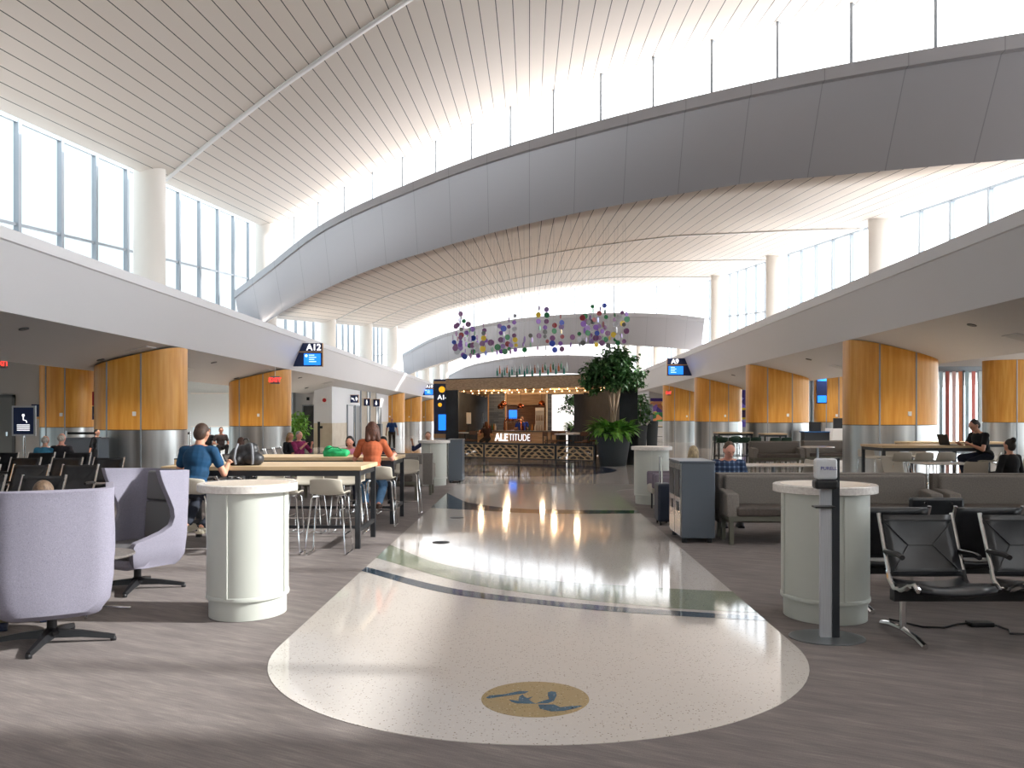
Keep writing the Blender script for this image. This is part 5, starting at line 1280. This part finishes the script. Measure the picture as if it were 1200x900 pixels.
# seated person in the near wing chair (facing away to the left)
cdir = R(-150)
person('person in a pale blue shirt and khaki trousers seated in the nearest wing chair',(-3.53,6.2,0),cdir,.47,4,[(-.30,-.34,.62),(.40,-.30,.60)],[(-.02,-.60,0),(.27,-.42,0)],(160,176,214),(150,136,104),(120,96,76),(14,0),hairstyle='short',shoe=(24,36,66),s=.9,vox=.009,sleeve=1.6)
def plaid():
    m = mat('plaid',srgb(50,70,100),.85); tc = nd(m,'ShaderNodeTexCoord'); s_ = nd(m,'ShaderNodeSeparateXYZ'); lk(m,tc.outputs['Object'],s_.inputs[0]); outs = []
    for ax in (0,2):
        a = nd(m,'ShaderNodeMath',operation='MULTIPLY'); a.inputs[1].default_value = 14; lk(m,s_.outputs[ax],a.inputs[0]); f = nd(m,'ShaderNodeMath',operation='FRACT'); lk(m,a.outputs[0],f.inputs[0]); l = nd(m,'ShaderNodeMath',operation='LESS_THAN'); l.inputs[1].default_value = .35; lk(m,f.outputs[0],l.inputs[0]); outs.append(l.outputs[0])
    ad = nd(m,'ShaderNodeMath',operation='ADD'); lk(m,outs[0],ad.inputs[0]); lk(m,outs[1],ad.inputs[1]); dv = nd(m,'ShaderNodeMath',operation='MULTIPLY'); dv.inputs[1].default_value = .5; lk(m,ad.outputs[0],dv.inputs[0])
    lk(m,ramp(m,dv.outputs[0],[(0,srgb(36,52,82)),(.5,srgb(58,80,116)),(1,srgb(120,140,170))]),bs(m).inputs['Base Color']); return m
person('man in a blue plaid shirt looking down, seated behind the right bench',(3.0,12.95,0),R(-4),.46,10,[(-.15,-.32,.66),(.15,-.32,.66)],sit_feet(0,-.4),(50,70,100),(50,50,60),(96,76,60),(18,8),s=1.08,vox=.009,sleeve=1.5,shirt_m=plaid(),sm=skin2,wd=1.08)
person('person with short blonde hair behind the steel waste bins',(2.75,14.3,0),R(150),.40,2,[(-.2,-.3,.6),(.2,-.3,.6)],sit_feet(),(150,120,110),(60,60,70),(200,178,140),hairstyle='bob',s=.98,vox=.013)
person('man in a black polo shirt working on a laptop at the right long table',(9.62,17.98,0),R(-80),.80,20,[(-.16,-.5,1.06),(.14,-.5,1.06)],[(-.1,-.38,.22),(.1,-.2,.22)],(22,22,26),(34,40,60),(58,46,42),(16,0),hairstyle='short',s=1.1,vox=.009,wd=1.1)
person('woman in black with a dark hair bun seated at the right edge',(8.6,15.2,0),PI+R(20),.46,4,[(-.2,-.3,.6),(.2,-.3,.6)],sit_feet(),(20,20,24),(30,30,34),(44,30,24),hairstyle='bun',s=1.02,vox=.011,sleeve=1.9)
person('bartender in a royal blue shirt behind the beer taps',(-.32,38.9,0),0,.95,10,[(-.25,-.3,1.15),(.25,-.3,1.15)],stand,(28,70,190),(30,30,34),(24,20,20),s=1.0,vox=.014,wd=1.25)
person('patron with brown hair seated at the left end of the bar',(-1.75,35.4,0),PI+.4,.75,8,[(-.2,-.3,1.05),(.2,-.3,1.05)],[(-.1,-.2,.2),(.1,-.2,.2)],(60,40,36),(40,40,44),(96,60,40),hairstyle='long',s=.95,vox=.014)

# ------------------------------------------------------------------ light
w = bpy.data.worlds.new('World'); S.world = w; w.use_nodes = True; nt = w.node_tree
bg_ = nt.nodes['Background']; tc = nt.nodes.new('ShaderNodeTexCoord'); sx_ = nt.nodes.new('ShaderNodeSeparateXYZ'); nt.links.new(tc.outputs['Generated'],sx_.inputs[0])
rp = nt.nodes.new('ShaderNodeValToRGB'); mp_ = nt.nodes.new('ShaderNodeMapRange'); mp_.inputs[1].default_value = -1; mp_.inputs[2].default_value = 1
nt.links.new(sx_.outputs[0],mp_.inputs[0]); nt.links.new(mp_.outputs[0],rp.inputs[0])
e = rp.color_ramp.elements; e[0].position = .31; e[0].color = (.33,.375,.395,1); e[1].position = .85; e[1].color = (2.2,2.2,2.25,1)
e2 = e.new(.44); e2.color = (.60,.63,.67,1)
nt.links.new(rp.outputs[0],bg_.inputs[0]); bg_.inputs[1].default_value = 1.5
sun = bpy.data.lights.new('sun','SUN'); so = bpy.data.objects.new('sun',sun); COL.objects.link(so); sun.energy = 2.9; sun.angle = R(1.2); sun.color = (1,.97,.93)
dvec = Vector((-1,.05,-.563)).normalized(); so.rotation_euler = dvec.to_track_quat('-Z','Y').to_euler()
def portal(loc, rot, sx, sy):
    l = bpy.data.lights.new('portal','AREA'); l.shape = 'RECTANGLE'; l.size = sx; l.size_y = sy; l.cycles.is_portal = True
    o = bpy.data.objects.new('portal',l); COL.objects.link(o); o.location = loc; o.rotation_euler = rot
def area(loc, rot, sx, sy, e, c=(1,1,1), name='area_lamp'):
    l = bpy.data.lights.new(name,'AREA'); l.shape = 'RECTANGLE'; l.size = sx; l.size_y = sy; l.energy = e; l.color = c
    o = bpy.data.objects.new(name,l); COL.objects.link(o); o.location = loc; o.rotation_euler = rot
# warm cove uplights on the fascia ledges
for y in range(-6,110,12):
    area((-9.9,y,5.2),(PI,0,0),.12,9,12,(1,.88,.74),'cove_lamp'); area((8.85,y,5.3),(PI,0,0),.12,9,13,(1,.84,.66),'cove_lamp')
# soffit downlights, plus unseen spots added to brighten the gate lounges
for x,z,ys_,en in ((-11.2,3.2,(10,21.4,32.2,43,54,75),110),(10.2,3.35,(10,21,31.9,42.8,53.7,64),120),(-15.6,3.65,(36,40,44.5),260),(-18.6,3.65,(26.5,37,41,44.5),170),(13.4,4.05,(20,27,33,37.5),110),(19,4.05,(26,34),110)):
    for y in ys_:
        l = bpy.data.lights.new('downlight','SPOT'); l.energy = en; l.spot_size = R(140); l.spot_blend = .9; l.color = (1,.93,.84); l.shadow_soft_size = .1
        o = bpy.data.objects.new('downlight',l); COL.objects.link(o); o.location = (x,y,z)
for (x,y) in ((-1,36.0),(1,34),(-1,40),(.6,38.5),(-2,35.5),(1.8,32)):
    l = bpy.data.lights.new('bar_lamp','POINT'); l.energy = 15; l.color = (1,.72,.45); l.shadow_soft_size = .1
    o = bpy.data.objects.new('bar_lamp',l); COL.objects.link(o); o.location = (x,y,2.55)
vs = S.view_settings; vs.view_transform = 'Standard'; vs.look = 'None'; vs.gamma = 1; vs.exposure = 1.22; vs.use_curve_mapping = False
